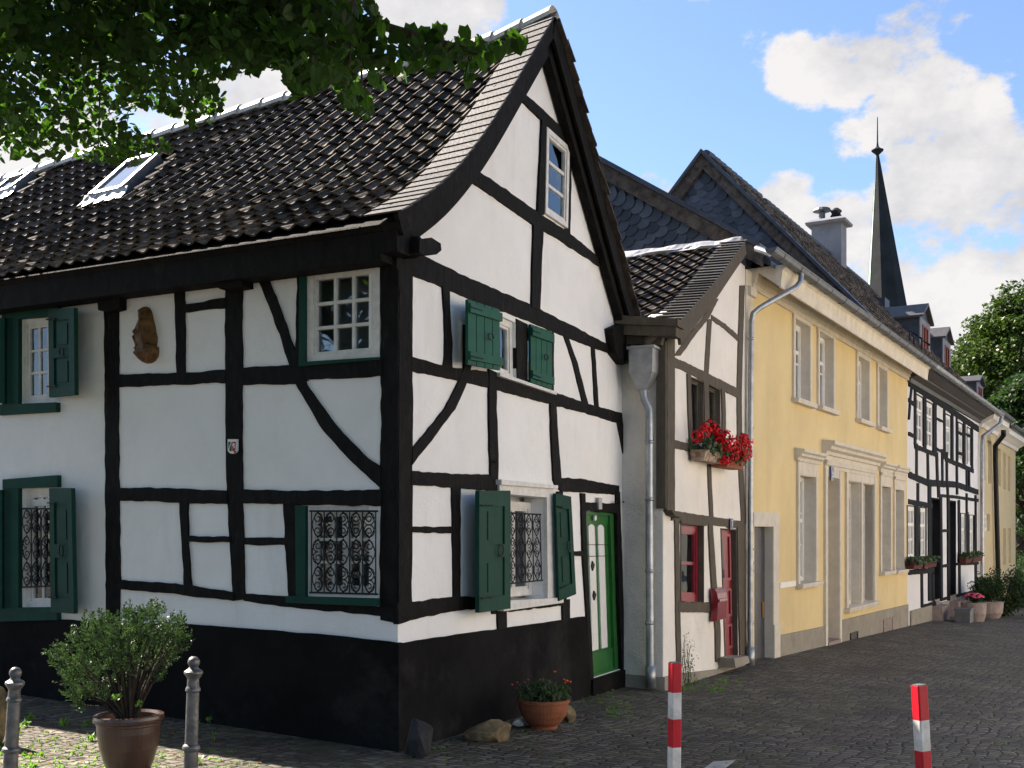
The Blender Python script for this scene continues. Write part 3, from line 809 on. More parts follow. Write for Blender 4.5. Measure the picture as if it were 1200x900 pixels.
# lower window with moulded surround and a lead hood
w = window(GF, H1, patch(g_win_low, .12, 1, .05, .97), -.13, 2, 1, .06, m='white_worn', mullion=True, curtain=[(.05, .95, .1, .95)])
mb = MB()
outer = GF.poly([(581, 568), (644, 572), (652, 706), (583, 715)])
ring(mb, GF, outer, g_win_low, -.01, .035)
mb.prism(GF, GF.poly([(579, 562), (646, 569), (646, 573), (579, 568)]), -.01, .07)
mb.prism(GF, GF.poly([(581, 704), (652, 700), (652, 706), (581, 716)]), -.01, .075)
mb.build('window_surround', 'white_worn', w)
grille(GF, w, GF.poly([(594, 601), (631, 603), (633, 680), (594, 684)], .0), .015, 4, 3)

def shutter(F, quad_px, offs, parent, m, kind='panel', label=None):
    P = [F.px(x, y, o) for (x, y), o in zip(quad_px, offs)]
    mb = MB(); th = .032
    n = (P[1]-P[0]).cross(P[3]-P[0]).normalized()
    if n.y > 0: n = -n
    def Q(s, t, h=0): 
        a = P[0].lerp(P[1], s); b = P[3].lerp(P[2], s); return a.lerp(b, t)+n*h
    def B(s0, s1, t0, t1, h0, h1):
        vs = [Q(s, t, h) for s in (s0, s1) for t in (t0, t1) for h in (h0, h1)]
        mb.add(vs, [(0, 1, 3, 2), (4, 6, 7, 5), (0, 4, 5, 1), (2, 3, 7, 6), (0, 2, 6, 4), (1, 5, 7, 3)])
    if kind == 'panel':
        B(.02, .98, .01, .99, 0, .018)
        for (s0, s1, t0, t1) in ((0, .2, 0, 1), (.8, 1, 0, 1), (.2, .8, 0, .13), (.2, .8, .45, .56), (.2, .8, .88, 1)): B(s0, s1, t0, t1, -.002, .034)
        for (t0, t1) in ((.17, .41), (.60, .84)): B(.30, .70, t0, t1, .018, .026)
    else:
        for i in range(4): B(i/4+.008, (i+1)/4-.008, 0, 1, 0, .024+.0012*i)
        B(-.01, 1.01, .06, .2, .02, .05); B(-.01, 1.01, .80, .93, .02, .05)
    o = mb.build('shutter', m, parent)
    for t in (.12, .88):
        mb = MB(); mb.tube([Q(.0, t, .05), Q(.35, t, .05)], .007, 6); mb.build('hinge_strap', 'iron', o)
    mb = MB(); mb.tube([Q(.6, .5+.05*math.cos(a), .05+.002)+(P[1]-P[0])*.09*math.sin(a) for a in [i*math.pi/6 for i in range(13)]], .005, 5, cap=False)
    mb.build('ring_handle', 'iron', o)
    return o
shutter(GF, [(557, 575), (594, 575), (594, 713), (557, 718)], (.14, .05, .05, .14), H1, 'green_dark')
shutter(GF, [(648, 578), (666, 582), (672, 696), (652, 704)], (.06, .12, .12, .06), H1, 'green_dark')
shutter(GF, [(545, 351), (582, 363), (583, 434), (545, 427)], (.14, .05, .05, .14), H1, 'green_shutter', 'board')
shutter(GF, [(619, 380), (644, 389), (644, 456), (619, 448)], (.02, .04, .04, .02), H1, 'green_shutter', 'board')
# ---- door
D = g_door
mb = MB(); mb.prism(GF, patch(D, .02, .98, .01, .99), -.09, -.055)
ring(mb, GF, D, patch(D, .045, .88, .02, .985), -.06, -.02)
mb.prism(GF, patch(D, .045, .88, .86, .985), -.06, -.04); mb.prism(GF, patch(D, .045, .88, .02, .075), -.06, -.045)
door = mb.build('door', 'green_door', H1)
mb = MB()
for (a, b, t0, t1) in ((.045, .12, .11, .84), (.24, .43, .10, .845), (.53, .72, .10, .845)):
    q = patch(D, a, b, t0, t1); hw = (b-a)/2
    arch = [bil(D, a+hw-hw*math.cos(i*math.pi/8), t0-.022*math.sin(i*math.pi/8)) for i in range(9)]
    mb.prism(GF, [q[3]]+arch+[q[2]], -.06, -.040)
mb.build('door_strip', 'white_paint', door)
mb = MB(); c = GF.px(696, 607, -.03); 
mb.lathe(c, [(.028, 0), (.028, .02), (.0, .022)], 16, GF.n.to_3d()); mb.build('round_emblem', 'white_paint', door)
mb = MB()
for t in (.2, .27, ): mb.prism(GF, patch(D, .05, .88, t, t+.004), -.055, -.034)
for (a, t) in ((.30, .30), (.32, .48)): mb.prism(GF, [bil(D, a, t), bil(D, a+.06, t+.025), bil(D, a, t+.06), bil(D, a-.03, t+.03)], -.055, -.025)
mb.build('door_fitting', 'iron', door)
mb = MB(); mb.box(GF.px(702.5, 590, .03), GF.d.to_3d()*.045, GF.n.to_3d()*.012, Vector((0, 0, .06))); npl = mb.build('number_plate', 'lead', H1)
# little iron hooks
for (x, y) in ((580, 541), (722, 588), (701, 310), (730, 588)):
    mb = MB(); mb.tube([GF.px(x, y, 0), GF.px(x+1, y, .07), GF.px(x+1, y+1, .075)], .007, 6); mb.build('iron_hook', 'iron', H1)

# ---- long side windows
window(LF, H1, l_up, .012, 3, 3, .055, .024, 'white_worn', depth=.06)
w = window(LF, H1, l_low, -.02, 4, 3, .05, .022, 'white_worn', mullion=True, curtain=[(.08, .92, .12, .92)])
grille(LF, w, LF.poly([(368, 599), (443, 599), (443, 696), (368, 694)]), .03, 5, 3)
mb = MB()
mb.prism(LF, LF.poly([(349, 592), (361, 593), (361, 699), (350, 700)]), 0, .035)
mb.prism(LF, LF.poly([(340, 698), (447, 701), (447, 710), (340, 706)]), 0, .055)
mb.build('casing', 'green_dark', w)
mb = MB(); mb.prism(LF, LF.poly([(353.5, 318), (361, 317), (361, 427), (353, 428)]), 0, .03); mb.prism(LF, LF.poly([(353, 425), (447, 419), (447, 422), (353, 430)]), 0, .034)
mb.build('casing', 'green_dark', H1)
w = window(LF, H1, l_up2, -.01, 3, 3, .05, .022, 'white_worn')
mb = MB(); mb.prism(LF, LF.poly([(7, 372), (26, 369), (26, 477), (7, 478)]), 0, .04); mb.prism(LF, LF.poly([(2, 475), (71, 472), (71, 483), (2, 487)]), 0, .05)
mb.prism(LF, LF.poly([(7, 367), (72, 359), (72, 371), (7, 376)]), 0, .043); mb.build('casing', 'green_dark', w)
w = window(LF, H1, l_low2, -.03, 3, 1, .055, .022, 'white_worn', transom=.12, curtain=[(.1, .9, .2, .8)])
mb = MB(); mb.prism(LF, LF.poly([(8, 562), (26, 561), (26, 713), (8, 714)]), 0, .04); mb.prism(LF, LF.poly([(5, 712), (72, 711), (72, 726), (5, 728)]), 0, .05)
mb.prism(LF, LF.poly([(8, 562), (72, 557), (72, 571), (8, 573)]), 0, .045); mb.build('casing', 'green_dark', w)
grille(LF, w, LF.poly([(28, 596), (73, 596), (73, 686), (28, 688)]), .02, 4, 3)
shutter(LF, [(61, 363), (91, 361), (92, 463), (62, 466)], (.03, .15, .15, .03), H1, 'green_dark')
shutter(LF, [(62, 572), (88, 572), (91, 719), (64, 717)], (.03, .13, .13, .03), H1, 'green_dark')
shutter(LF, [(-30, 378), (8, 373), (8, 473), (-30, 470)], (.15, .05, .05, .15), H1, 'green_dark')
shutter(LF, [(-30, 574), (5, 574), (5, 713), (-30, 711)], (.15, .05, .05, .15), H1, 'green_dark')

# ================================================================ on the corner house
mb = MB()
rel = [(670, 252), (680, 241), (692, 239), (703, 244), (712, 258), (718, 280), (722, 300), (730, 330), (734, 360), (741, 385), (735, 428), (746, 428), (747, 450), (742, 475), (730, 492), (712, 503), (690, 505), (668, 497), (652, 483), (641, 462), (643, 448), (654, 444), (645, 415), (635, 380), (645, 358), (662, 330), (668, 300), (668, 275)]
rel = [(x/4, y/4+300) for x, y in rel]
cxr = sum(p[0] for p in rel)/len(rel); cyr = sum(p[1] for p in rel)/len(rel)
rings = []
nr = len(rel)
for k, (sc, oo) in enumerate(((1, 0.0), (.98, .02), (.86, .045), (.66, .065), (.42, .075), (.2, .08))):
    row = []
    for x, y in rel:
        # shrink towards the upright axis of the figure
        ax = cxr+(y-cyr)*.02; ay = y if sc > .5 else cyr+(y-cyr)*(sc/.5)
        px_, py_ = ax+(x-ax)*sc, cyr+(y-cyr)*(1-(1-sc)*.5)
        u, z = LF.uz(px_, py_)
        row.append(LF.w(u, z, oo+(noise.noise(Vector((px_*.55, py_*.16, 1)))*.05+noise.noise(Vector((px_*1.2, py_*.6, 4)))*.02)*(k > 0)))
    rings.append(row)
vs = [v for r_ in rings for v in r_]
mb.add(vs, [(k*nr+i, k*nr+(i+1) % nr, (k+1)*nr+(i+1) % nr, (k+1)*nr+i) for k in range(5) for i in range(nr)]+[tuple(range(5*nr, 6*nr)), tuple(range(nr-1, -1, -1))])
solo(mb, 'wall_carving', 'carved_wood', LF.px(173, 424), 'brown carved wooden figure mounted on the white wall panel under the eaves', 'carving', smooth=True)
# shield
cr = thing('crest_plaque', LF.px(275.5, 532, .03), 'small white, green and red crest shield on the black post', 'crest plaque')
def shield(x0, x1, y0, y1, o0, o1):
    pts = [(x0, y0), (x1, y0)]+[(x0+(x1-x0)*(.5+.5*math.cos(a)), y1-(y1-y0)*.28+(y1-y0)*.28*math.sin(a)) for a in [i*math.pi/10 for i in range(11)]]
    m_ = MB(); m_.prism(LF, LF.poly(pts), o0, o1); return m_
shield(270.2, 280.8, 515, 532, .012, .034).build('shield', 'white_paint', cr)
m_ = MB(); m_.prism(LF, LF.poly([(271.2, 518), (274, 518), (271.2, 526)]), .03, .037); m_.prism(LF, LF.poly([(275, 518.5), (275, 528.5), (273.5, 529.5), (272.2, 527.5)]), .03, .037); m_.build('green_field', 'crest_green', cr)
m_ = MB(); m_.prism(LF, LF.poly([(275.9, 518), (279.8, 518), (279.4, 527), (277.8, 529.3), (275.9, 529)]), .03, .037); m_.build('red_field', 'crest_red', cr)
m_ = MB(); m_.prism(LF, LF.poly([(277.6, 519.5), (279.2, 520.2), (278.3, 521.8), (279.2, 524.5), (278, 525.8), (277.6, 523.2), (276.3, 522.6)]), .037, .041); m_.build('white_horse', 'white_paint', cr)
m_ = MB(); m_.lathe(LF.px(275.5, 529.6, .034), [(.009, 0), (.009, .004), (0, .005)], 8, LF.n.to_3d()); m_.build('rose', 'crest_red', cr)

# ================================================================ NARROW HOUSE (grey-brown timbers)
H2 = thing('narrow_timbered_house', HF.w(0, 0), 'narrow cream house with grey-brown timbers, red window and red door beside the yellow house', 'house')
V2 = .20
rB = HF.uz(874, 287, V2); eB = HF.uz(796, 384, V2)
def prof2(t): return [rB, ((rB[0]*.5+eB[0]*.5), (rB[1]*.5+eB[1]*.5)-.05), (eB[0], eB[1])]
rf2 = prof_surface(HF, prof2, V2)
R2O = tiles(rf2, .22, 3.6, .185, .235, s_from=.03, amp=.036, lift=.04).build('roof', 'tile_small', H2, smooth=False, recalc=False)
mb = MB(); slab_prof(mb, rf2, .03, 3.6, -.01, -.06, nt=4)
back2 = prof_surface(HF, lambda t: [rB, (rB[0]+2.0, rB[1]-1.6)], V2)
slab_prof(mb, back2, .25, 3.6, -.03, -.06, nt=4)
mb.build('roof_boarding', 'grey_timber', R2O, recalc=False)
mb = MB(); s = 0; L2 = rf2.length(0)
while s < L2-.03:
    mb.cur = random.random(); w_ = U(-.01, .01)
    up = [rf2.w(t, y, h) for (t, y, h) in ((-.03+w_*.3, s, .07), (.30+w_, s-.04, .07), (.30+w_, s+.10, .10), (-.03+w_*.3, s+.14, .10))]
    dn = [rf2.w(t, y, h) for (t, y, h) in ((-.03+w_*.3, s, .058), (.30+w_, s-.04, .058), (.30+w_, s+.10, .086), (-.03+w_*.3, s+.14, .086))]
    mb.add(up+dn, [(0, 1, 2, 3), (7, 6, 5, 4), (0, 4, 5, 1), (1, 5, 6, 2), (2, 6, 7, 3), (3, 7, 4, 0)])
    s += .105
mb.build('verge_slates', 'slate_grey', R2O)
# mortar bedded ridge
mb = MB(); n = 9; K = 40; vs = []
for j in range(K+1):
    t = .05+3.4*j/K
    for i in range(n+1):
        a = math.pi*i/n; rr = .10+noise.noise(Vector((t*4, i*.7, 5)))*.03
        vs.append(HF.w(rB[0]+rr*1.2*math.cos(a), rB[1]+.02+rr*.8*math.sin(a)-.03*(i > n*.7), V2-t))
mb.add(vs, [(j*(n+1)+i, j*(n+1)+i+1, (j+1)*(n+1)+i+1, (j+1)*(n+1)+i) for j in range(K) for i in range(n)])
mb.build('ridge_mortar', 'lead', R2O, recalc=False)
mb = MB(); n = 20; vs = []
for oo in (V2-.04, V2-.004):
    for hh in (.05, -.12):
        for i in range(n+1):
            u, z, nu, nz = rf2(0, L2*i/n); k = 1+.6*(i/n)**2*(hh < 0)
            vs.append(HF.w(u+nu*hh*k, z+nz*hh*k, oo))
w_ = n+1
for i in range(n): mb.add([vs[q] for q in (i, i+1, w_+i+1, w_+i, 2*w_+i, 2*w_+i+1, 3*w_+i+1, 3*w_+i)], [(0, 1, 2, 3), (7, 6, 5, 4), (0, 4, 5, 1), (3, 2, 6, 7)])
mb.add([vs[n], vs[w_+n], vs[3*w_+n], vs[2*w_+n]], [(0, 1, 2, 3)])
mb.build('bargeboard', 'grey_timber', R2O)
# eaves box with a stepped lower moulding
mb = MB()
mb.prism(SF, SF.poly([(716, 369), (794, 373), (794, 382), (716, 379)], .26), .02, .26)
mb.prism(SF, SF.poly([(718, 379), (792, 382), (792, 394), (718, 392)], .22), .02, .22)
mb.prism(SF, SF.poly([(722, 392), (776, 395), (774, 404), (735, 403), (735, 424), (723, 427)], .12), .02, .12)
mb.build('eaves_box', 'grey_timber', H2)
# walls
h2up1 = HF.poly([(808, 441), (824, 447), (823, 519), (810, 521)]); h2up2 = HF.poly([(829, 449), (843, 456), (844, 524), (831, 522)])
h2low = HF.poly([(797, 613), (824, 615), (824, 706), (797, 706)]); h2door = HF.poly([(844, 619), (862, 620), (864, 769), (849, 773)])
out = [(.004, -1.0), (uH, -1.2), (uH, rB[1]-.1), (rB[0]-.02, rB[1]-.10)]
out += [(rB[0]*.5+eB[0]*.5, (rB[1]+eB[1])/2-.12), (.004, HF.uz(796, 384, V2)[1]+.12)]
mb = wall_sheet(HF, out, [h2up1, h2up2, h2low, h2door], .14, .25, hole_reveals=[.1, .1, .12, .22])
mb.build('wall', 'plaster_cream', H2)
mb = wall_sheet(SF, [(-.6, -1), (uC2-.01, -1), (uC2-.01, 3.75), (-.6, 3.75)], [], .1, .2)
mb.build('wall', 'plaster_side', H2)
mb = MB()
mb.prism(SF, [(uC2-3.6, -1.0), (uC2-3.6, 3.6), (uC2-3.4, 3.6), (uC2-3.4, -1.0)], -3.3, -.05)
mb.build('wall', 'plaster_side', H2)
mb = MB()
mb.prism(SF, SF.poly([(731, 790), (777, 794), (777, 840), (731, 840)], .03), -.02, .03)
pts = HF.poly([(777, 806), (777, 793), (797, 789), (840, 784), (851, 768), (874, 768)], .0)
mb.prism(HF, [(-.028, -1), (-.028, pts[1][1])]+pts[2:]+[(uH, -1)], -.02, .03)
mb.build('plinth', 'grey_plinth', H2)
G = lambda k, p, w, **kw: cl(HF, k, p, w, H2, 'grey_timber', **kw)
G('post', [(782, 396), (782, 500), (782, 600)], 9, proud=.03)
mb = MB(); q_ = SF.poly([(770, 400), (777, 400), (777, 596), (770, 596)]); mb.prism(SF, [q_[0], (uC2+.038, q_[1][1]), (uC2+.038, q_[2][1]), q_[3]], -.02, .03); mb.build('timber_post', 'grey_timber', H2)
mb = MB(); mb.prism(HF, HF.poly([(777, 598), (788, 600), (788, 607), (780, 604)]), -.02, .10); mb.build('bracket', 'grey_timber', H2)
G('brace', [(838, 350), (827, 372), (810, 393), (793, 417)], 6)
G('post', [(831, 374), (829, 405), (827, 440)], 5)
G('brace', [(833, 372), (848, 382), (866, 398)], 5)
G('rail', [(786, 423), (800, 429), (828, 443), (866, 462)], 10)
G('post', [(869, 335), (867, 400), (865.5, 460), (866, 520), (868, 560), (871, 614)], 5.5)
G('rail', [(787, 520), (815, 526), (860, 537)], 9)
G('post', [(830, 540), (831, 570), (833, 607)], 4)
G('rail', [(786, 604), (830, 610), (872, 616)], [11, 10, 9])
G('post', [(792, 608), (793, 700), (795, 800)], 5)
G('post', [(826, 447), (827, 480), (827, 525)], 5)
G('post', [(806, 438), (807, 480), (809, 523)], 4)
G('post', [(846, 455), (847, 480), (847, 525)], 4)
G('brace', [(831, 612), (835, 680), (840, 740), (840, 776)], [5, 6, 6, 5])
G('rail', [(793, 711), (838, 712)], 12)
G('post', [(867, 616), (868, 700), (870, 776)], [9, 8, 8])
G('rail', [(796, 611), (826, 614)], 5)
window(HF, H2, h2up1, -.04, 1, 1, .03, m='grey_timber', curtain=[(.05, .55, .05, .98)], cm='red_cloth', cdep=-.005)
window(HF, H2, h2up2, -.04, 1, 1, .03, m='grey_timber', curtain=[(.05, .45, .05, .98)], cm='red_cloth', cdep=-.005)
window(HF, H2, h2low, -.06, 1, 2, .09, .035, 'red_paint', curtain=[(.2, .8, .1, .95)])
def lining(F, q, depth, w, m, parent, name='door_lining', front=.012, sides=(1, 1, 1)):
    mb = MB(); W_ = math.dist(q[0], q[1]); H_ = math.dist(q[0], q[3]); a = w/W_
    if sides[0]: mb.prism(F, patch(q, 0, a, 0, 1), -depth, front)
    if sides[1]: mb.prism(F, patch(q, 1-a, 1, 0, 1), -depth, front)
    if sides[2]: mb.prism(F, patch(q, a, 1-a, 0, w/H_), -depth, front-.001)
    return mb.build(name, m, parent)
for q_ in (h2low, h2door, h2up1, h2up2): lining(HF, q_, .12, .015, 'grey_timber', H2, 'opening_lining')
mb = MB(); mb.prism(HF, patch(h2door, 0.03, .97, 0.01, 1), -.10, -.06)
for t0, t1 in ((.04, .40), (.46, .68), (.74, .93)): ring(mb, HF, patch(h2door, .12, .88, t0, t1), patch(h2door, .22, .78, t0+.02, t1-.02), -.06, -.04)
dr = mb.build('door', 'red_paint', H2)
mb = MB(); mb.prism(HF, patch(h2door, .25, .45, .08, .38), -.06, -.05); mb.build('pane', 'glass', dr)
mb = MB(); mb.prism(HF, HF.poly([(849, 771), (866, 768), (868, 776), (851, 782)], .1), -.1, .22); mb.build('door_step', 'grey_plinth', H2)
mb = MB(); c = HF.px(857, 614, .03); mb.box(c, HF.d.to_3d()*.07, HF.n.to_3d()*.008, Vector((0, 0, .07))); npl = mb.build('number_plate', 'blue_enamel', H2)
def text(s, size, c, F, parent, m='white_paint', name='digit'):
    cu = bpy.data.curves.new(name, 'FONT'); cu.body = s; cu.size = size; cu.extrude = .002; cu.align_x = 'CENTER'; cu.align_y = 'CENTER'
    cu.materials.append(M[m]); o = bpy.data.objects.new(name, cu); COL.objects.link(o)
    x = F.d.to_3d(); nn = F.n.to_3d()
    if x.cross(Vector((0, 0, 1))).dot(nn) < 0: x = -x
    mt = Matrix((x, Vector((0, 0, 1)), nn)).transposed().to_4x4(); mt.translation = c-BASE[parent.name]
    dg = bpy.context.evaluated_depsgraph_get(); me = bpy.data.meshes.new_from_object(o.evaluated_get(dg)); bpy.data.objects.remove(o)
    o = bpy.data.objects.new(name, me); COL.objects.link(o)
    o.parent = parent; o.matrix_basis = mt; BASE[o.name] = BASE[parent.name]
    return o
text('7', .13, c+HF.n.to_3d()*.012, HF, npl)
# rainwater hopper and pipe
mb = MB()
def pipe(mb, pts, r=.045, n=12, brackets=()):
    mb.tube(pts, r, n, cap=False)
    for b in brackets: mb.tube([b-Vector((0, 0, .018)), b+Vector((0, 0, .018))], r*1.16, n)
o_ = .10
P_ = [SF.px(754, 455, o_), SF.px(755, 468, o_), SF.px(761, 480, o_), SF.px(761, 500, o_), SF.px(761, 640, o_), SF.px(762, 780, o_)]
pipe(mb, P_, .042, 12, [SF.px(761, y, o_) for y in (518, 585, 669, 730)])
mb.tube([SF.px(762, 780, o_), SF.px(763, 806, o_)], .055, 12)
dp = mb.build('downpipe', 'zinc', H2, smooth=True)
mb = MB(); c0 = SF.px(754.5, 410, .13); c1 = SF.px(754.5, 437, .13); c2_ = SF.px(754.5, 457, .11)
def ringq(c, a, b): return [c+SF.d.to_3d()*i*a+SF.n.to_3d()*j*b for i, j in ((-1, -1), (1, -1), (1, 1), (-1, 1))]
rr = [ringq(c0+Vector((0, 0, .03)), .155, .12), ringq(c0, .155, .12), ringq(c0, .135, .105), ringq(c1, .13, .10), ringq(c2_, .05, .045)]
mb.add([p for r_ in rr for p in r_], [(4*k+i, 4*k+(i+1) % 4, 4*k+4+(i+1) % 4, 4*k+4+i) for k in range(4) for i in range(4)]+[(0, 1, 2, 3), (16, 17, 18, 19)])
mb.build('hopper', 'zinc', dp)
mb = MB(); mb.tube([SF.px(770, 388, .14), SF.px(757, 402, .14)], .045, 10); mb.tube([SF.px(757, 392, .10), SF.px(757, 412, .10)], .04, 10); mb.build('spout', 'grey_timber', dp)

# ================================================================ YELLOW HOUSE
H3 = thing('yellow_house', YF.w(0, 0), 'yellow plastered two-storey house with beige window surrounds and deep cornice', 'house')
def Z(x, y, off=0.): return YF.uz(x, y, off)[1]
def Uu(x, off=0.): return YF.uz(x, 600, off)[0]
zT = Z(930, 368); z_s = Z(893, 323, .42); z_t = Z(887, 296, .42)
uA = Uu(881)
def Rq(x0, x1, y0, y1, y0r=None, y1r=None, F=YF, off=0):
    """upright opening: left/right pixels, top and bottom at the left edge"""
    a = F.uz(x0, y0, off); b = F.uz(x1, y1r if y1r else y1, off); 
    zt = a[1] if y0r is None else (a[1]+F.uz(x1, y0r, off)[1])/2
    zb = F.uz(x0, y1, off)[1]
    u1 = F.uz(x1, 600, off)[0]
    return [(a[0], zt), (u1, zt), (u1, zb), (a[0], zb)]
y_up = [Rq(930, 947.5, 372, 467), Rq(958.5, 975, 387, 476), Rq(1004, 1017, 416, 491), Rq(1028, 1038, 429, 500)]
y_g1 = Rq(935, 954, 556, 684); y_door = Rq(967.5, 981.7, 559, 753); y_fr = Rq(992, 1023, 563, 712); y_fa = patch(y_fr, 0, .47, 0, 1); y_fb = patch(y_fr, .53, 1, 0, 1)
y_r1 = Rq(1031.5, 1042, 569, 670); y_r2 = Rq(1047.5, 1057.5, 573, 668.5); y_side = Rq(884, 904.5, 617, 784)
mb = wall_sheet(YF, [(uA, -1.6), (uYE, -1.9), (uYE, zT+.1), (uA, zT+.1)], y_up+[y_g1, y_door, y_fa, y_fb, y_r1, y_r2, y_side], .25, .4, hole_reveals=[.2]*4+[.3, .5, .3, .3, .3, .3, .3])
mb.build('wall', 'yellow_plaster', H3)
mb = MB()   # near end of the facade: plain corner pilaster
mb.prism(YF, [(.0, -1.5), (uA-.002, -1.5), (uA-.002, z_t), (.0, z_t)], -.35, .02)
mb.prism(YF, [(.05, zT-.12), (uA+.03, zT-.12), (uA+.03, zT+.0), (.05, zT+.0)], .02, .07)
mb.build('corner_pilaster', 'cream_trim', H3)
# body behind the front, closed to the light
mb = MB()
AF = Facade(*YF.w(.004, 0)[:2], -YF.n.x, -YF.n.y, 1)
if AF.n.dot(YF.d) > 0: AF.n = -AF.n
a1 = AF.uz(864, 281); a2 = AF.uz(703, 193)
sl = (a2[1]-a1[1])/(a2[0]-a1[0])
uBq = Uu(1016)
BF = Facade(*YF.w(uBq, 0)[:2], -YF.n.x, -YF.n.y, 1)
if BF.n.dot(YF.d) > 0: BF.n = -BF.n
bA = BF.uz(825, 182); b1 = BF.uz(1004, 358); slB = (bA[1]-b1[1])/(bA[0]-b1[0])
aR = (3.2, a1[1]+sl*(3.2-a1[0]))
def extr(mb, prof, u0, u1, F=YF):
    """profile of (off, z) swept along the facade"""
    n = len(prof)
    mb.add([F.w(u, z, o) for u in (u0, u1) for o, z in prof], [(i, (i+1) % n, (i+1) % n+n, i+n) for i in range(n)]+[tuple(range(n)), tuple(range(2*n-1, n-1, -1))])
extr(mb, [(-.42, -1.9), (-.42, zT), (-6.4, zT), (-6.4, -1.9)], .05, uYE-.02)
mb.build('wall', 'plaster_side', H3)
mb = MB()
prof = [(-.3, zT), (.045, zT), (.045, zT+.07), (.07, zT+.08), (.07, zT+.13), (.10, zT+.16), (.12, zT+.2), (.40, z_s+.02), (.40, z_s), (.43, z_s), (.43, z_s+.06), (.45, z_t-.02), (.50, z_t+.02), (.50, z_t+.05), (-.3, z_t+.05)]
extr(mb, prof, .22, uYE+.02)
mb.build('cornice', 'cream_trim', H3)
# window surrounds, sills and caps
def surround(q, wd, proud, m='beige_stone', sill=True, sides=4, base=None):
    mb = MB(); (u0, z1), (u1, _), (_, z0), _ = q
    o = [(u0-wd, z1+wd), (u1+wd, z1+wd), (u1+wd, z0), (u0-wd, z0)]
    mb.prism(YF, [(u0-wd, z0), (u0, z0), (u0, z1+wd), (u0-wd, z1+wd)], -.005, proud)
    mb.prism(YF, [(u1, z0), (u1+wd, z0), (u1+wd, z1+wd), (u1, z1+wd)], -.005, proud)
    mb.prism(YF, [(u0, z1), (u1, z1), (u1, z1+wd), (u0, z1+wd)], -.005, proud-.002)
    rv = .24
    # lining of the reveal
    mb.prism(YF, [(u0+.0, z0), (u0+.012, z0), (u0+.012, z1), (u0, z1)], -rv, proud-.004)
    mb.prism(YF, [(u1-.012, z0), (u1, z0), (u1, z1), (u1-.012, z1)], -rv, proud-.004)
    mb.prism(YF, [(u0+.012, z1-.012), (u1-.012, z1-.012), (u1-.012, z1), (u0+.012, z1)], -rv, proud-.006)
    o_ = mb.build('window_surround', m, H3)
    if sill:
        mb = MB(); extr(mb, [(-.2, z0-.07), (proud+.07, z0-.07), (proud+.08, z0-.03), (proud+.08, z0), (-.2, z0+.012)], u0-wd-.03, u1+wd+.03); mb.build('sill', m, o_)
    return o_
for q in y_up:
    surround(q, .09, .035)
    window(YF, H3, q, -.12, 2, 2, .07, .03, 'white_paint', transom=.36, mullion=True, curtain=[(.1, .9, .1, .95)])
def cap(u0, u1, z0, h, dp, par, m='beige_stone', plate=True):
    mb = MB(); extr(mb, [(-.01, z0), (dp*.35, z0), (dp*.4, z0+h*.25), (dp*.7, z0+h*.4), (dp*.75, z0+h*.6), (dp, z0+h*.75), (dp, z0+h), (-.01, z0+h+.03)], u0, u1); return mb.build('window_cap', m, par)
# ground floor single window
s_ = surround(y_g1, .10, .04)
zc = Z(932, 532); zf = y_g1[0][1]+.1
mb = MB(); mb.prism(YF, [(y_g1[0][0]-.1, zf), (y_g1[1][0]+.1, zf), (y_g1[1][0]+.1, zc-.1), (y_g1[0][0]-.1, zc-.1)], -.005, .038)
extr(mb, [(0, zf+.1), (.06, zf+.1), (.07, zf+.16), (0, zf+.17)], y_g1[0][0]-.1, y_g1[1][0]+.1); mb.build('frieze', 'beige_stone', s_)
cap(y_g1[0][0]-.2, y_g1[1][0]+.22, zc-.1, .17, .16, s_)
window(YF, H3, y_g1, -.16, 2, 3, .06, .03, 'white_paint', transom=.42, mullion=True, curtain=[(.1, .9, .1, .95)])
mb = MB(); extr(mb, [(-.01, Z(913, 687)-.03), (.02, Z(913, 687)-.03), (.02, Z(913, 687)+.05), (-.01, Z(913, 687)+.05)], Uu(913), y_g1[0][0]-.16); mb.build('band', 'white_paint', H3)
# portal with door and tall double window
pu0, pu1 = y_door[0][0]-.14, y_fr[1][0]+.14
zq = Z(963, 524); zd = y_door[0][1]
mb = MB()
z2 = y_fr[0][1]
mb.prism(YF, [(pu0, zd+.14), (pu1, zd+.14), (pu1, zq-.12), (pu0, zq-.12)], -.005, .035)
for (a, b) in ((pu0, y_door[0][0]), (y_door[1][0], y_door[1][0]+.13), (y_fr[0][0]-.13, y_fr[0][0]), (y_fr[1][0], pu1)):
    mb.prism(YF, [(a, -.9 if a < y_fr[0][0]-.2 else y_fr[2][1]), (b, -.9 if a < y_fr[0][0]-.2 else y_fr[2][1]), (b, zd+.138), (a, zd+.138)], -.005, .042)
mb.prism(YF, [(y_door[0][0]+.001, zd), (y_door[1][0]-.001, zd), (y_door[1][0]-.001, zd+.139), (y_door[0][0]+.001, zd+.139)], -.005, .03)
mb.prism(YF, [(y_fr[0][0]+.001, z2), (y_fr[1][0]-.001, z2), (y_fr[1][0]-.001, zd+.137), (y_fr[0][0]+.001, zd+.137)], -.005, .031)
for u0_, u1_ in ((y_door[0][0]-.0, y_door[1][0]), (y_fr[0][0], y_fr[1][0])):
    zz0 = y_door[2][1] if u0_ < y_fr[0][0] else y_fr[2][1]
    zz1 = zd if u0_ < y_fr[0][0] else z2
    for (a, b) in ((u0_, u0_+.012), (u1_-.012, u1_)): mb.prism(YF, [(a, zz0), (b, zz0), (b, zz1), (a, zz1)], -.48 if u0_ < y_fr[0][0] else -.28, .03)
extr(mb, [(0, zd+.2), (.06, zd+.2), (.075, zd+.28), (0, zd+.3)], pu0, pu1)
portal = mb.build('portal', 'beige_stone', H3)
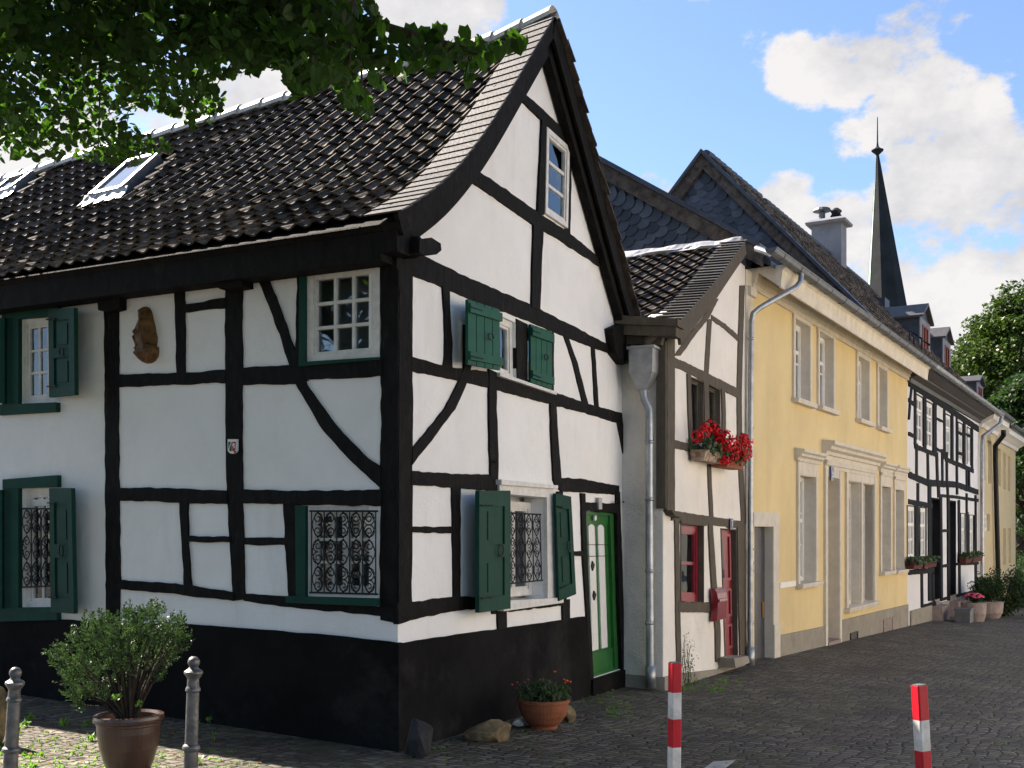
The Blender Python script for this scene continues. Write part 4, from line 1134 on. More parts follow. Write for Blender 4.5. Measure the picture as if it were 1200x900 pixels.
cap(pu0-.12, pu1+.12, zq-.12, .22, .22, portal)
mb = MB(); mb.prism(YF, patch(y_door, .01, .99, 0, 1), -.47, -.42)
for t0, t1 in ((.06, .5), (.56, .93)): ring(mb, YF, patch(y_door, .12, .88, t0, t1), patch(y_door, .2, .8, t0+.02, t1-.02), -.42, -.40)
mb.build('door', 'ochre_wood', H3)
mb = MB(); extr(mb, [(-.45, -1.8), (.06, -1.8), (.06, y_door[2][1]), (-.45, y_door[2][1]+.01)], y_door[0][0]+.01, y_door[1][0]-.01); mb.build('door_step', 'stone_pot', H3)
for q_ in (y_fa, y_fb):
    w = window(YF, H3, q_, -.15, 1, 1, .06, .03, 'white_worn', curtain=[(.08, .92, .1, .7)])
    mb = MB(); mb.prism(YF, patch(q_, .12, .88, .70, .97), -.19, -.165); ring(mb, YF, patch(q_, .2, .8, .73, .94), patch(q_, .3, .7, .75, .92), -.166, -.152); mb.build('lower_panel', 'white_worn', w)
    mb = MB(); mb.prism(YF, patch(q_, .08, .92, .03, .13), -.19, -.164); mb.build('upper_panel', 'white_worn', w)
    lining(YF, q_, .2, .012, 'beige_stone', w, 'reveal_lining', .0)
mb = MB(); mb.prism(YF, patch(y_fr, .471, .529, 0, 1), -.02, .04); mb.build('centre_post', 'beige_stone', H3)
mb = MB(); extr(mb, [(-.2, y_fr[2][1]-.09), (.09, y_fr[2][1]-.09), (.11, y_fr[2][1]-.03), (.11, y_fr[2][1]), (-.2, y_fr[2][1]+.01)], y_fr[0][0]-.17, y_fr[1][0]+.17); mb.build('sill', 'beige_stone', w)
for q in (y_r1, y_r2):
    s_ = surround(q, .10, .04)
    zf = q[0][1]+.1; zc2 = Z(1045, 549)
    mb = MB(); mb.prism(YF, [(q[0][0]-.1, zf), (q[1][0]+.1, zf), (q[1][0]+.1, zc2-.1), (q[0][0]-.1, zc2-.1)], -.005, .038)
    extr(mb, [(0, zf+.1), (.06, zf+.1), (.07, zf+.16), (0, zf+.17)], q[0][0]-.1, q[1][0]+.1); mb.build('frieze', 'beige_stone', s_)
    cap(q[0][0]-.17, q[1][0]+.17, zc2-.1, .17, .15, s_)
    window(YF, H3, q, -.18, 2, 3, .06, .03, 'white_paint', mullion=True, curtain=[(.1, .9, .05, .95)])
# side door
mb = MB(); (a, zt), (b, _), (_, zb), _ = y_side
wd = .26; mb.prism(YF, [(uA+.002, zt), (b+wd, zt), (b+wd, zt+.2), (uA+.002, zt+.2)], -.005, .03)
mb.prism(YF, [(b, zb+.55), (b+wd, zb+.55), (b+wd, zt), (b, zt)], -.005, .028); mb.prism(YF, [(b-.01, zb), (b, zb), (b, zt), (b-.01, zt)], -.28, .02)
mb.prism(YF, [(b-.012, -1.6), (b+wd+.01, -1.6), (b+wd+.01, zb+.55), (b-.012, zb+.55)], -.005, .045)
mb.build('door_surround', 'beige_stone', H3)
mb = MB()
for i in range(5): mb.prism(YF, patch(y_side, i/5+.006, (i+1)/5-.006, 0, 1.02), -.2, -.10-.001*i)
sd = mb.build('door', 'dark_door', H3)
mb = MB(); mb.prism(YF, patch(y_side, .80, .88, .55, .66), -.11, -.085); mb.build('lock_plate', 'ochre_wood', sd)
# plinth and cellar vents
mb = MB()
zp0 = Z(914, 744); zp1 = Z(968, 733); zp2 = Z(991, 725); zp3 = Z(1065, 707.5)
mb.prism(YF, [(b+wd+.012, -1.8), (pu0-.002, -1.8), (pu0-.002, zp1), (b+wd+.012, zp0)], -.01, .03)
mb.prism(YF, [(y_door[1][0]+.131, -1.9), (uYE, -1.9), (uYE, zp3), (y_door[1][0]+.131, zp2)], -.01, .03)
pli = mb.build('plinth', 'grey_plinth', H3)
for q, m in ((Rq(994, 1003, 742, 757), 'iron'), (Rq(1033, 1045, 726, 744), 'stone_pot')):
    mb = MB(); ring(mb, YF, q, patch(q, .12, .88, .1, .9), .03, .05)
    for i in range(7): mb.prism(YF, patch(q, .12, .88, .1+.8*i/7, .1+.8*(i+.6)/7), .03, .042)
    mb.build('cellar_vent', m, pli)
mb = MB(); c = YF.px(975, 555, .055); mb.box(c, YF.d.to_3d()*.10, YF.n.to_3d()*.01, Vector((0, 0, .12))); npl = mb.build('number_plate', 'blue_enamel', H3)
text('6', .2, c+YF.n.to_3d()*.014, YF, npl)
# gutter and downpipe
GO = .56; zg = z_t+.07
def gutter(mb, u0, u1, F=YF, off=GO, z=zg, r=.075, m=24):
    n = 8; vs = []; K = max(2, int((u1-u0)/.4))
    for k in range(K+1):
        for j, rr in enumerate((r, r*.88)):
            for i in range(n+1):
                a = math.pi+math.pi*i/n; vs.append(F.w(u0+(u1-u0)*k/K, z+rr*math.sin(a), off+rr*math.cos(a)))
    s = 2*(n+1)
    fs = [(k*s+i, k*s+i+1, (k+1)*s+i+1, (k+1)*s+i) for k in range(K) for i in range(n)]+[(k*s+n+1+i, k*s+n+2+i, (k+1)*s+n+2+i, (k+1)*s+n+1+i) for k in range(K) for i in range(n)]
    mb.add(vs, fs)
    for uu in (u0, u1): mb.add([F.w(uu, z+r*math.sin(math.pi+math.pi*i/n), off+r*math.cos(math.pi+math.pi*i/n)) for i in range(n+1)], [tuple(range(n+1))])
    mb.tube([F.w(u0, z, off+r), F.w(u1, z, off+r)], .012, 6)
    for k in range(int((u1-u0)/.8)):
        u = u0+.4+k*.8; mb.tube([F.w(u, z+r*1.04*math.sin(math.pi+math.pi*i/n), off+r*1.04*math.cos(math.pi+math.pi*i/n)) for i in range(n+1)], .008, 4)
mb = MB(); u_g0 = YF.uz(903, 600, GO)[0]
gutter(mb, u_g0, uYE+.0)
gt = mb.build('gutter', 'zinc_dark', H3, recalc=False)
mb = MB()
pp = [YF.px(939, 320, .58), YF.px(938, 330, .57), YF.px(933, 336, .55), YF.px(890, 361, .18), YF.px(882.5, 367, .10), YF.px(880.5, 376, .08), YF.px(880.5, 385, .08), YF.px(879.5, 500, .08), YF.px(879, 760, .08)]
pipe(mb, pp, .038, 12, [YF.px(880, y, .08) for y in (397, 501, 659, 730)])
mb.tube([YF.px(879, 758, .08), YF.px(879, 784, .08)], .06, 12)
dpy = mb.build('downpipe', 'zinc', H3, smooth=True)
mb = MB(); mb.tube([YF.px(880, 645, .08), YF.px(880, 653, .08)], .0405, 12); mb.build('sticker', 'post_white', dpy)
mb = MB(); mb.tube([YF.px(880, 642.5, .08), YF.px(880, 645, .08)], .0408, 12); mb.build('sticker', 'post_red', dpy)
mb = MB(); mb.tube([YF.px(880, 667, .08), YF.px(880, 671, .08)], .0405, 12); mb.build('sticker', 'sticker_blue', dpy)
mb = MB(); mb.tube([YF.px(886, 291, .30), YF.px(903, 297, .52)], .04, 10); mb.build('gutter_spout', 'zinc', gt)
# cream strip between pipe and narrow house
# ---- slate hung gables
def scales(F, poly, size, off, ang=0., m='slate'):
    mb = MB()
    us = [p[0] for p in poly]; zs = [p[1] for p in poly]
    def inside(x, y):
        c = False; n = len(poly)
        for i in range(n):
            a, b = poly[i], poly[(i+1) % n]
            if (a[1] > y) != (b[1] > y) and x < (b[0]-a[0])*(y-a[1])/(b[1]-a[1])+a[0]: c = not c
        return c
    ca, sa = math.cos(ang), math.sin(ang); cx, cz = sum(us)/len(us), sum(zs)/len(zs)
    span = max(max(us)-min(us), max(zs)-min(zs))
    nr = int(span/size*2.4)
    for r_ in range(-nr//2, nr//2):
        for c in range(-nr//2, nr//2):
            lx = (c+.5*(r_ % 2))*size; ly = r_*size*.62
            x = cx+lx*ca-ly*sa; y = cz+lx*sa+ly*ca
            if not inside(x, y): continue
            mb.cur = random.random(); w = size*.53; h = size*.95; j = U(-.006, .006)
            loc = [(-w, h*.55)]+[(w*math.cos(a), -h*.05+h*.48*math.sin(a)) for a in [math.pi+math.pi*i/7 for i in range(8)]]+[(w, h*.55)]
            vs = []
            for lay in (0, 1):
                for (qx, qy) in loc:
                    t = (h*.55-qy)/h
                    vs.append(F.w(x+qx*ca-qy*sa+j, y+qx*sa+qy*ca, off+.004+t*.024-(0 if lay == 0 else .008)))
            n = len(loc)
            mb.add(vs, [tuple(range(n))]+[(i, (i+1) % n, (i+1) % n+n, i+n) for i in range(n)])
    return mb
ea = [(.0, a1[1]+sl*(.0-a1[0])), aR, (6.4, a1[1]+sl*(-.0-a1[0])), (6.4, z_t+.06), (.0, z_t+.06)]
mb = MB(); mb.prism(AF, ea, -.3, -.02); ga = mb.build('slate_gable', 'slate', H3)
scales(AF, [(.1, 5.3), (.1, a1[1]+sl*(.1-a1[0])-.16), (aR[0]-.1, aR[1]-.3), (3.6, 5.0)], .20, 0, R(-22)).build('slates', 'slate', ga)
def fascia(F, p0, p1, drop, o0, o1, par, m='weathered_wood', name='verge_board'):
    mb = MB(); mb.prism(F, [p0, p1, (p1[0], p1[1]-drop), (p0[0], p0[1]-drop)], o0, o1); return mb.build(name, m, par)
fascia(AF, (-.25, a1[1]+sl*(-.25-a1[0])+.04), (aR[0], aR[1]+.04), .22, -.02, .10, ga)
fascia(AF, (-.25, a1[1]+sl*(-.25-a1[0])+.12), (aR[0], aR[1]+.12), .075, -.3, .15, ga, 'slate')
bR = (3.3+.0, b1[1]+slB*(3.3-b1[0])); bR = bA
eb0 = (-.05, b1[1]-slB*(b1[0]+.05))
bL = (2*bR[0]-eb0[0], eb0[1])
print('EB0', eb0, z_t, b1, a1)
mb = MB(); mb.prism(BF, [eb0, (bR[0], bR[1]-.05), bL, (bL[0], min(eb0[1], z_t)-.1), (0, min(eb0[1], z_t)-.1)], -.3, -.02); gb = mb.build('slate_gable', 'slate', H3)
scales(BF, [(eb0[0]+.35, eb0[1]), (bR[0], bR[1]-.38), (bL[0]-1, eb0[1]+.9), (bL[0]-1, eb0[1])], .22, 0, R(18)).build('slates', 'slate', gb)
fascia(BF, (eb0[0], eb0[1]+.0), (bR[0], bR[1]), .30, -.02, .10, gb); fascia(BF, (bR[0]+.002, bR[1]), bL, .30, -.02, .098, gb)
fascia(BF, (eb0[0], eb0[1]+.09), (bR[0], bR[1]+.09), .088, -.3, .18, gb, 'slate'); fascia(BF, (bR[0]+.002, bR[1]+.09), (bL[0], bL[1]+.09), .088, -.3, .178, gb, 'slate')
# roof planes
def plane_roof(F, p_eave, p_ridge, u0, u1, th=.08):
    mb = MB(); vs = []
    for (o, z) in (p_eave, p_ridge, (p_ridge[0], p_ridge[1]-th), (p_eave[0], p_eave[1]-th)):
        vs += [F.w(u0, z, o), F.w(u1, z, o)]
    mb.add(vs, [(0, 1, 3, 2), (2, 3, 5, 4), (4, 5, 7, 6), (6, 7, 1, 0), (0, 2, 4, 6), (1, 3, 5, 7)]); return mb
mb = plane_roof(YF, (.35, z_t+.08), (-aR[0], aR[1]+.08), .02, uBq-.02); mb2 = plane_roof(YF, (-6.5, z_t), (-aR[0], aR[1]+.07), .02, uBq-.02)
mb.add(mb2.v, mb2.f); mb.build('roof', 'slate', H3)
RZ = bR[1]+.06; RO = -bR[0]
mb = plane_roof(YF, (.40, z_t+.09), (RO, RZ), uBq+.3, uYE-.01); mb2 = plane_roof(YF, (2*RO-.4, z_t), (RO, RZ-.01), uBq+.3, uYE-.01); mb.add(mb2.v, mb2.f)
rb = mb.build('roof', 'slate', H3)
def slope_tiles(u0, u1, parent):
    k = Vector((RO-.40, RZ-z_t-.09)); Ls = k.length
    def prof3(t): return [(0, 0), (1, 0)]
    class S: pass
    def w(t, s, h):
        f = s/Ls; o = RO-(RO-.40)*f; z = RZ-(RZ-z_t-.09)*f
        n_ = Vector((RZ-z_t-.09, .40-RO)).normalized()
        return YF.w(t, z+n_.y*h, o+n_.x*h)
    class Sf:
        length = staticmethod(lambda t: Ls)
    Sf.w = staticmethod(w)
    tiles(Sf, u0, u1, .24, .30, s_from=.05, amp=.035, lift=.035, nx=5).build('roof_tiles', 'tile', parent, smooth=True, recalc=False)
slope_tiles(uBq+.05, uYE, rb)
mb = MB(); 
for i in range(int((uYE-uBq)/.35)): mb.tube([YF.w(uBq+.1+i*.35, RZ+.0, RO), YF.w(uBq+.1+i*.35+.37, RZ+.02, RO)], .09, 8)
mb.build('ridge_caps', 'slate', rb)

# ================================================================ ROW HOUSE (black timbers, white panels)
H4 = thing('black_timbered_house', YF.w(uYE, 0), 'long white half-timbered house with thin black beams, two doors and slate dormers', 'house')
r_up = [Rq(1073, 1081.5, 461, 520), Rq(1084.8, 1093, 469, 526), Rq(1107.3, 1114, 484, 536), Rq(1122.3, 1128, 494, 541), Rq(1132.8, 1137.3, 500, 544)]
r_g = [Rq(1062.5, 1072, 592, 656), Rq(1077.3, 1085, 594, 656), Rq(1125.4, 1130.8, 601, 657), Rq(1135.4, 1140.6, 603, 660)]
r_d = [Rq(1091.5, 1100.6, 583, 704), Rq(1111.2, 1119.5, 586, 699)]
zE4 = Z(1100, 470)
uE = uYE+.004
mb = wall_sheet(YF, [(uE, -2.2), (uRE, -2.4), (uRE, zE4+.1), (uE, zE4+.1)], r_up+[r_g[0], r_g[1], r_g[2], r_g[3]]+r_d, .12, .3, hole_reveals=[.08]*9+[.4]*2)
mb.build('wall', 'row_plaster', H4)
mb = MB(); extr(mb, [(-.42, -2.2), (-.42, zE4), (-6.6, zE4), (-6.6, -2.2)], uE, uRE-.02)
mb.build('wall', 'plaster_side', H4)
K4 = lambda k, p, w, **kw: cl(YF, k, p, [x*1.12+.3 for x in w] if isinstance(w, list) else w*1.12+.3, H4, 'row_timber', jit=.008, step=.15, proud=.02, **kw)
K4('rail', [(1064, 449), (1100, 472), (1146, 503)], 5)
K4('rail', [(1064, 556), (1087, 566), (1121, 568), (1146, 577)], [6, 7, 6, 5])
K4('rail', [(1064, 588), (1092, 593)], 5)
K4('rail', [(1099, 580.5), (1120, 582.5), (1146, 586.5)], 3)
K4('post', [(1073.5, 520), (1073.5, 560)], 1.8); K4('post', [(1075, 566), (1075, 592)], 2)
K4('post', [(1086.5, 530), (1087, 565)], 1.8); K4('post', [(1088.5, 566), (1089, 704)], 3)
K4('post', [(1097, 530), (1098, 568)], 2); K4('post', [(1103.5, 526), (1103.8, 568)], 1.4)
K4('post', [(1108.8, 530), (1109, 568)], 1.6); K4('post', [(1120.5, 540), (1121, 580)], 1.6)
K4('post', [(1132, 548), (1132.3, 576)], 1.2); K4('post', [(1135, 550), (1135.2, 576)], 1.2); K4('post', [(1098.8, 568), (1099.5, 583)], 2)
K4('post', [(1109.5, 568), (1110, 582)], 1.4); K4('post', [(1132, 578), (1132.2, 602)], 1.2); K4('post', [(1142.5, 580), (1142.7, 604)], 1.2)
K4('post', [(1071.8, 452), (1071.8, 521)], 2); K4('post', [(1083.2, 458), (1083.2, 528)], 2.6); K4('post', [(1095, 466), (1095, 530)], 3)
K4('post', [(1106, 474), (1106.2, 538)], 1.6); K4('post', [(1115.3, 482), (1115.4, 540)], 2); K4('post', [(1120.5, 486), (1120.6, 542)], 1.2)
K4('post', [(1129.5, 490), (1129.5, 548)], 2); K4('post', [(1138.5, 497), (1138.6, 552)], 1.6)
K4('rail', [(1064, 469), (1072, 475)], 3); K4('rail', [(1064, 508), (1072, 512)], 3)
K4('rail', [(1096, 490), (1106, 495)], 2); K4('rail', [(1096, 526), (1107, 531)], 2.5)
K4('rail', [(1071, 523), (1096, 533)], 4); K4('rail', [(1107, 538), (1121, 544)], 4); K4('rail', [(1122, 544), (1140, 552)], 4)
K4('rail', [(1121, 506), (1129, 510)], 2); K4('rail', [(1121, 530), (1129, 533)], 2); K4('rail', [(1129, 508), (1139, 512)], 2)
K4('brace', [(1068, 452), (1066, 470), (1064.5, 492)], 1.6)
K4('post', [(1073.8, 592), (1074, 670)], 3.6); K4('post', [(1079.5, 672), (1080, 712)], 2); K4('post', [(1092.8, 672), (1093.5, 708)], 2)
K4('rail', [(1064, 671), (1094, 668)], 5); K4('rail', [(1080, 711), (1096, 707)], 4)
K4('post', [(1123, 586), (1124, 696)], 1.8); K4('post', [(1133, 600), (1133.3, 662)], 1.8); K4('post', [(1142.5, 604), (1143, 690)], 1.8)
K4('rail', [(1120, 661), (1146, 660)], 2.5); K4('rail', [(1120, 698), (1146, 692)], 2.5); K4('rail', [(1101, 664), (1112, 662)], 2.5); K4('rail', [(1101, 622), (1111, 622)], 2.5)
K4('post', [(1101.5, 582), (1102.5, 704)], 2); K4('post', [(1110.4, 582), (1111, 704)], 2); K4('rail', [(1101, 703), (1112, 700)], 2.5)
for q in r_up: window(YF, H4, q, -.01, 2, 3, .09, .05, 'white_paint', mullion=True, curtain=[(.1, .9, .3, .95)], transom=.3)
for q in r_g: window(YF, H4, q, -.01, 4, 3, .09, .04, 'white_paint', mullion=True, transom=.35)
for q in r_d:
    lining(YF, q, .4, .03, 'row_timber', H4, 'door_lining', .02)
    mb = MB(); mb.prism(YF, patch(q, .01, .99, 0, 1), -.38, -.33)
    for t0, t1 in ((.05, .3), (.36, .62), (.68, .95)): ring(mb, YF, patch(q, .15, .85, t0, t1), patch(q, .25, .75, t0+.02, t1-.02), -.33, -.30)
    mb.build('door', 'row_timber', H4)
    mb = MB(); extr(mb, [(-.3, -2.2), (.25, -2.2), (.25, q[2][1]-.14), (.02, q[2][1]-.14), (.02, q[2][1]), (-.3, q[2][1])], q[0][0]+.02, q[1][0]-.02); mb.build('door_step', 'stone_pot', H4)
mb = MB()
for (x0, y0, x1, y1) in ((1066, 716, 1090.5, 709), (1101.8, 706, 1110.5, 703.5), (1120.5, 700, 1147, 692)):
    mb = MB(); mb.prism(YF, [(YF.uz(x0, y0)[0], -2.3), (YF.uz(x1, y1)[0], -2.4), YF.uz(x1, y1), YF.uz(x0, y0)], -.01, .04); mb.build('plinth', 'grey_plinth', H4)
mb = MB(); zs4 = zE4+.02
extr(mb, [(-.3, zs4), (.06, zs4), (.08, zs4+.09), (.22, zs4+.15), (.23, zs4+.17), (.42, zs4+.27), (.46, zs4+.27), (.46, z_t+.03), (-.3, z_t+.03)], uYE+.03, uRE)
mb.build('eaves_boarding', 'slate_grey', H4)
mb = MB(); gutter(mb, uYE+.01, uRE+.9); gt4 = mb.build('gutter', 'zinc', H4, recalc=False)
mb = MB(); pipe(mb, [YF.w(uRE+.8, zg-.05, GO), YF.w(uRE+.75, zg-.3, GO-.05), YF.w(uRE-.1, zg-.75, .12), YF.w(uRE-.15, zg-1.0, .12), YF.w(uRE-.15, -.9, .12)], .06, 8); mb.build('downpipe', 'zinc', H4, smooth=True)
mb = plane_roof(YF, (.40, z_t+.09), (RO, RZ), uYE+.01, uRE+.05); mb2 = plane_roof(YF, (2*RO-.4, z_t), (RO, RZ-.01), uYE+.01, uRE+.05); mb.add(mb2.v, mb2.f)
rd = mb.build('roof', 'slate', H4); slope_tiles(uYE+.02, uRE+.05, rd)
mb = MB()
for i in range(int((uRE-uYE)/.35)): mb.tube([YF.w(uYE+.1+i*.35, RZ+.0, RO), YF.w(uYE+.1+i*.35+.37, RZ+.02, RO)], .09, 8)
mb.build('ridge_caps', 'slate', rd)
def dormer(apex, lb, rb_, bl, br, setb, H, depth):
    F = YF; ua, za = F.uz(*apex, -setb); ul, zl = F.uz(*lb, -setb); ur, zr_ = F.uz(*rb_, -setb); zb = F.uz(*bl, -setb)[1]
    ur = 2*ua-ul; zr_ = zl
    q = [(ul, zl), (ua, za), (ur, zr_), (ur, zb), (ul, zb)]
    hq = [(ul+(ur-ul)*.2, zl-(zl-zb)*.18), (ul+(ur-ul)*.8, zl-(zl-zb)*.18), (ul+(ur-ul)*.8, zb+(zl-zb)*.12), (ul+(ur-ul)*.2, zb+(zl-zb)*.12)]
    mb = MB(); mb.prism(F, q, -setb-depth, -setb); d = mb.build('dormer', 'slate', H)
    mb = MB(); ring(mb, F, [(ul, zl), (ur, zl), (ur, zb), (ul, zb)], hq, -setb, -setb+.03); mb.build('dormer_front', 'chimney_grey', d)
    mb = MB(); mb.prism(F, hq, -setb, -setb+.01); ring(mb, F, hq, patch(hq, .12, .88, .08, .92), -setb+.01, -setb+.045); mb.prism(F, patch(hq, .45, .55, .08, .92), -setb+.01, -setb+.04); mb.build('window', 'red_brown', d)
    mb = MB(); ov = .10
    for s_ in (-1, 1):
        ue = ua+s_*(ur-ua+ov); ze = zl-ov*(za-zl)/(ur-ua)
        mb.prism(F, [(ua, za+.03), (ue, ze+.03), (ue, ze+.09), (ua, za+.10)], -setb-depth, -setb+.12)
    mb.build('dormer_roof', 'slate_grey', d)
for q in r_up+r_g: lining(YF, q, .02, .02, 'row_timber', H4, 'opening_lining', .02)
dormer((1083, 360), (1077, 371), (1090, 383), (1079, 412), (1090, 416), .75, H4, 2.6)
dormer((1108.5, 387), (1104, 396), (1113, 405), (1105, 433), (1113, 437), .75, H4, 2.6)
dormer((1147.5, 443), (1144, 448), (1150, 455), (1144, 468), (1150, 470), .75, H4, 2.4)
# chimney
chn = at(971.5, 300, 31.3); cc = Vector((chn.x, chn.y)); q = cc-YF.O; uc = q.dot(YF.d); oc = q.dot(YF.n)
mb = MB(); zc_ = at(971, 266, 31.3).z
mb.prism(YF, [(uc-.3, 8.2), (uc+.3, 8.2), (uc+.3, zc_), (uc-.3, zc_)], oc-.42, oc+.42)
ch = mb.build('chimney', 'chimney_grey', rd)
mb = MB(); vs = []
for (gx, z) in ((0.0, zc_), (.13, zc_+.02), (.15, zc_+.09), (.05, zc_+.17)):
    vs += [YF.w(uc+i*(.3+gx), z, oc+j*(.42+gx)) for i, j in ((-1, -1), (1, -1), (1, 1), (-1, 1))]
mb.add(vs, [(4*k+i, 4*k+(i+1) % 4, 4*k+4+(i+1) % 4, 4*k+4+i) for k in range(3) for i in range(4)]+[(12, 13, 14, 15)])
mb.build('chimney_cap', 'chimney_grey', ch)
mb = MB(); mb.lathe(YF.w(uc, zc_+.15, oc-.2), [(.09, 0), (.09, .28), (.06, .3), (.26, .33), (.22, .40), (.02, .44)], 14); mb.build('chimney_cowl', 'zinc_dark', ch)
mb = MB(); mb.lathe(YF.w(uc, zc_+.15, oc+.2), [(.10, 0), (.10, .06), (.17, .12), (.12, .2), (.17, .27), (.06, .36)], 8); mb.build('chimney_cowl', 'iron', ch)
mb = MB(); c_ = YF.w(uYE+.1, RZ-.35, .3+RO+.6); mb.box(YF.w(Uu(1027, -2.2), at(1027, 354, 30).z-.1, -2.2), YF.d.to_3d()*.3, YF.n.to_3d()*.3, Vector((0, 0, .45))); mb.build('chimney', 'slate', rd)
# snow guard hooks by the gutter
mb = MB()
for x in (1066, 1071, 1080): 
    p = YF.px(x, 395+ (x-1060)*.75, -.3)
    mb.tube([p, p+Vector((0, 0, .25)), p+YF.n.to_3d()*.2+Vector((0, 0, .1))], .03, 5)
mb.build('snow_guard', 'iron', rd)

# ================================================================ PALE HOUSES AT THE END
def pale(name, u0, u1, label, zt, wins, m, depth=6):
    H = thing(name, YF.w(u0, -1), label, 'house')
    mb = wall_sheet(YF, [(u0, -2.6), (u1, -2.6), (u1, zt), (u0, zt)], wins, .2, .3, hole_reveals=[.15]*len(wins)); mb.build('wall', m, H)
    mb = MB(); extr(mb, [(-.32, -2.6), (-.32, zt), (-depth, zt), (-depth, -2.6)], u0, u1); mb.build('wall', m, H)
    mb = MB(); extr(mb, [(-.3, zt-.02), (.08, zt-.02), (.12, zt+.08), (.30, zt+.18), (.42, zt+.22), (.44, zt+.40), (-.3, zt+.42)], u0, u1); mb.build('cornice', 'white_worn', H)
    mb = plane_roof(YF, (.5, zt+.45), (-3.2, zt+3.2), u0, u1); mb2 = plane_roof(YF, (-6.5, zt+.4), (-3.2, zt+3.19), u0, u1); mb.add(mb2.v, mb2.f); mb.build('roof', 'slate', H)
    mb = MB(); gutter(mb, u0+.02, u1, off=.55, z=zt+.5); mb.build('gutter', 'zinc_dark', H, recalc=False)
    for q in wins: window(YF, H, q, -.10, 2, 2, .08, .05, 'white_paint', mullion=True, curtain=[(.1, .9, .1, .9)])
    return H
zP = Z(1157, 505)
H5 = pale('pale_yellow_house', uRE+.01, uP1, 'pale yellow house just past the half-timbered row, with a recessed doorway', zP,
     [Rq(1150.8, 1154.5, 510, 562), Rq(1156.8, 1161.5, 515, 566), Rq(1154, 1160, 602, 622)], 'pale_yellow')
H6 = pale('cream_house', uP1+.01, uP2, 'pale cream house with a dark downpipe at the far end of the street', Z(1178, 522),
     [Rq(1169.5, 1172.8, 525, 569), Rq(1175.6, 1178.6, 530, 573), Rq(1181, 1184, 534, 575), Rq(1175.5, 1178.8, 619, 662), Rq(1182, 1184.6, 619, 660)], 'pale_yellow')
mb = MB(); pipe(mb, [YF.px(1176, 504, .5), YF.px(1176, 510, .5), YF.px(1166.5, 522, .12), YF.px(1166.5, 540, .12), YF.px(1170, 684, .12)], .08, 8); mb.build('downpipe', 'iron', H6, smooth=True)

# ================================================================ CHURCH
ctr = at(1040, 362, 180)
CH = thing('church', (ctr.x, ctr.y, -2), 'distant church with tall slender dark spire and sunlit edge coloured copper green behind the roofs', 'church')
apx = at(1028.3, 178, 180); zb = ctr.z-6
mb = MB(); vs = []; n = 8
b0 = at(1040.5, 392, 180)
# a square spire with chamfered corners, turned a little; ring at two heights
def ring8(c, r, rot=R(14)): return [c+Vector((r*math.cos(rot+math.pi/4*i), r*math.sin(rot+math.pi/4*i), 0)) for i in range(8)]
base8 = ring8(b0, 3.75); 
for s in (0, .25, .5, .75, 1.0):
    c = b0.lerp(apx, s); vs += ring8(c, 3.75*(1-s)+.12*s)
mb.add(vs, [(k*8+i, k*8+(i+1) % 8, k*8+8+(i+1) % 8, k*8+8+i) for k in range(4) for i in range(8)])
mb.m = []
for k in range(4):
    for i in range(8):
        mid = R(14)+math.pi/4*(i+.5); mb.m.append(1 if math.cos(mid-math.pi) > .95 else 0)  # only the facet turned to the left gets the painted sunlit tone
mb.build('spire', ['spire_dark', 'spire_lit_green'], CH, recalc=False)
mb = MB()
for i in range(8): mb.tube([b0+(base8[i]-b0), apx+(base8[i]-b0)*.03], .045, 4)
mb.build('spire_ridges', 'spire_dark', CH)
mb = MB(); mb.lathe(apx+Vector((0, 0, -.6)), [(.2, 0), (.35, .2), (.95, .75), (1.0, .9), (.5, 1.15), (.2, 1.5), (.12, 2.2), (.07, 6.2), (.02, 6.4)], 12); mb.build('finial', 'spire_dark', CH)
mb = MB(); B8 = [b0+Vector((x, y, 0)) for x, y in ((-3.6, -3.6), (3.6, -3.6), (3.6, 3.6), (-3.6, 3.6))]
mb.add([Vector((p.x, p.y, z)) for z in (-3, b0.z) for p in B8], [(0, 1, 2, 3), (7, 6, 5, 4), (0, 4, 5, 1), (1, 5, 6, 2), (2, 6, 7, 3), (3, 7, 4, 0)]); mb.build('tower', 'church_stone', CH)

# ================================================================ FOLIAGE
class Leaves:
    def __init__(s): s.v = []; s.f = []; s.t = []
    def heart(s, p, n, up, L, W=.9):
        """lime leaf: broad heart with a tip, folded along the midrib"""
        n = n.normalized(); a = (up-n*up.dot(n))
        if a.length < 1e-3: a = n.orthogonal()
        a.normalize(); b = n.cross(a); w = L*W*.5; f = -L*.10; i = len(s.v)
        for x, y, h in ((0, .38, 0), (.62, .5, f), (1, .12, f*1.2), (.75, -.3, f), (0, -.62, f*.8), (-.75, -.3, f), (-1, .12, f*1.2), (-.62, .5, f)):
            s.v.append(p+b*(x*w)+a*(y*L)+n*h)
        s.f += [(i, i+1, i+2, i+3, i+4), (i, i+4, i+5, i+6, i+7)]; r_ = random.random(); s.t += [r_, r_]
    def blade(s, p, n, up, L, W):
        n = n.normalized(); a = (up-n*up.dot(n))
        if a.length < 1e-3: a = n.orthogonal()
        a.normalize(); b = n.cross(a)*W*.5; i = len(s.v)
        s.v += [p-a*L*.5, p+b, p+a*L*.5, p-b]; s.f.append((i, i+1, i+2, i+3)); s.t.append(random.random())
    def build(s, name, m, parent, **kw):
        mb = MB(); mb.v = s.v; mb.f = s.f; mb.t = s.t; mb.m = [0]*len(s.f)
        return mb.build(name, m, parent, recalc=False, **kw)
def rv():
    while True:
        v = Vector((U(-1, 1), U(-1, 1), U(-1, 1)))
        if .05 < v.length < 1: return v
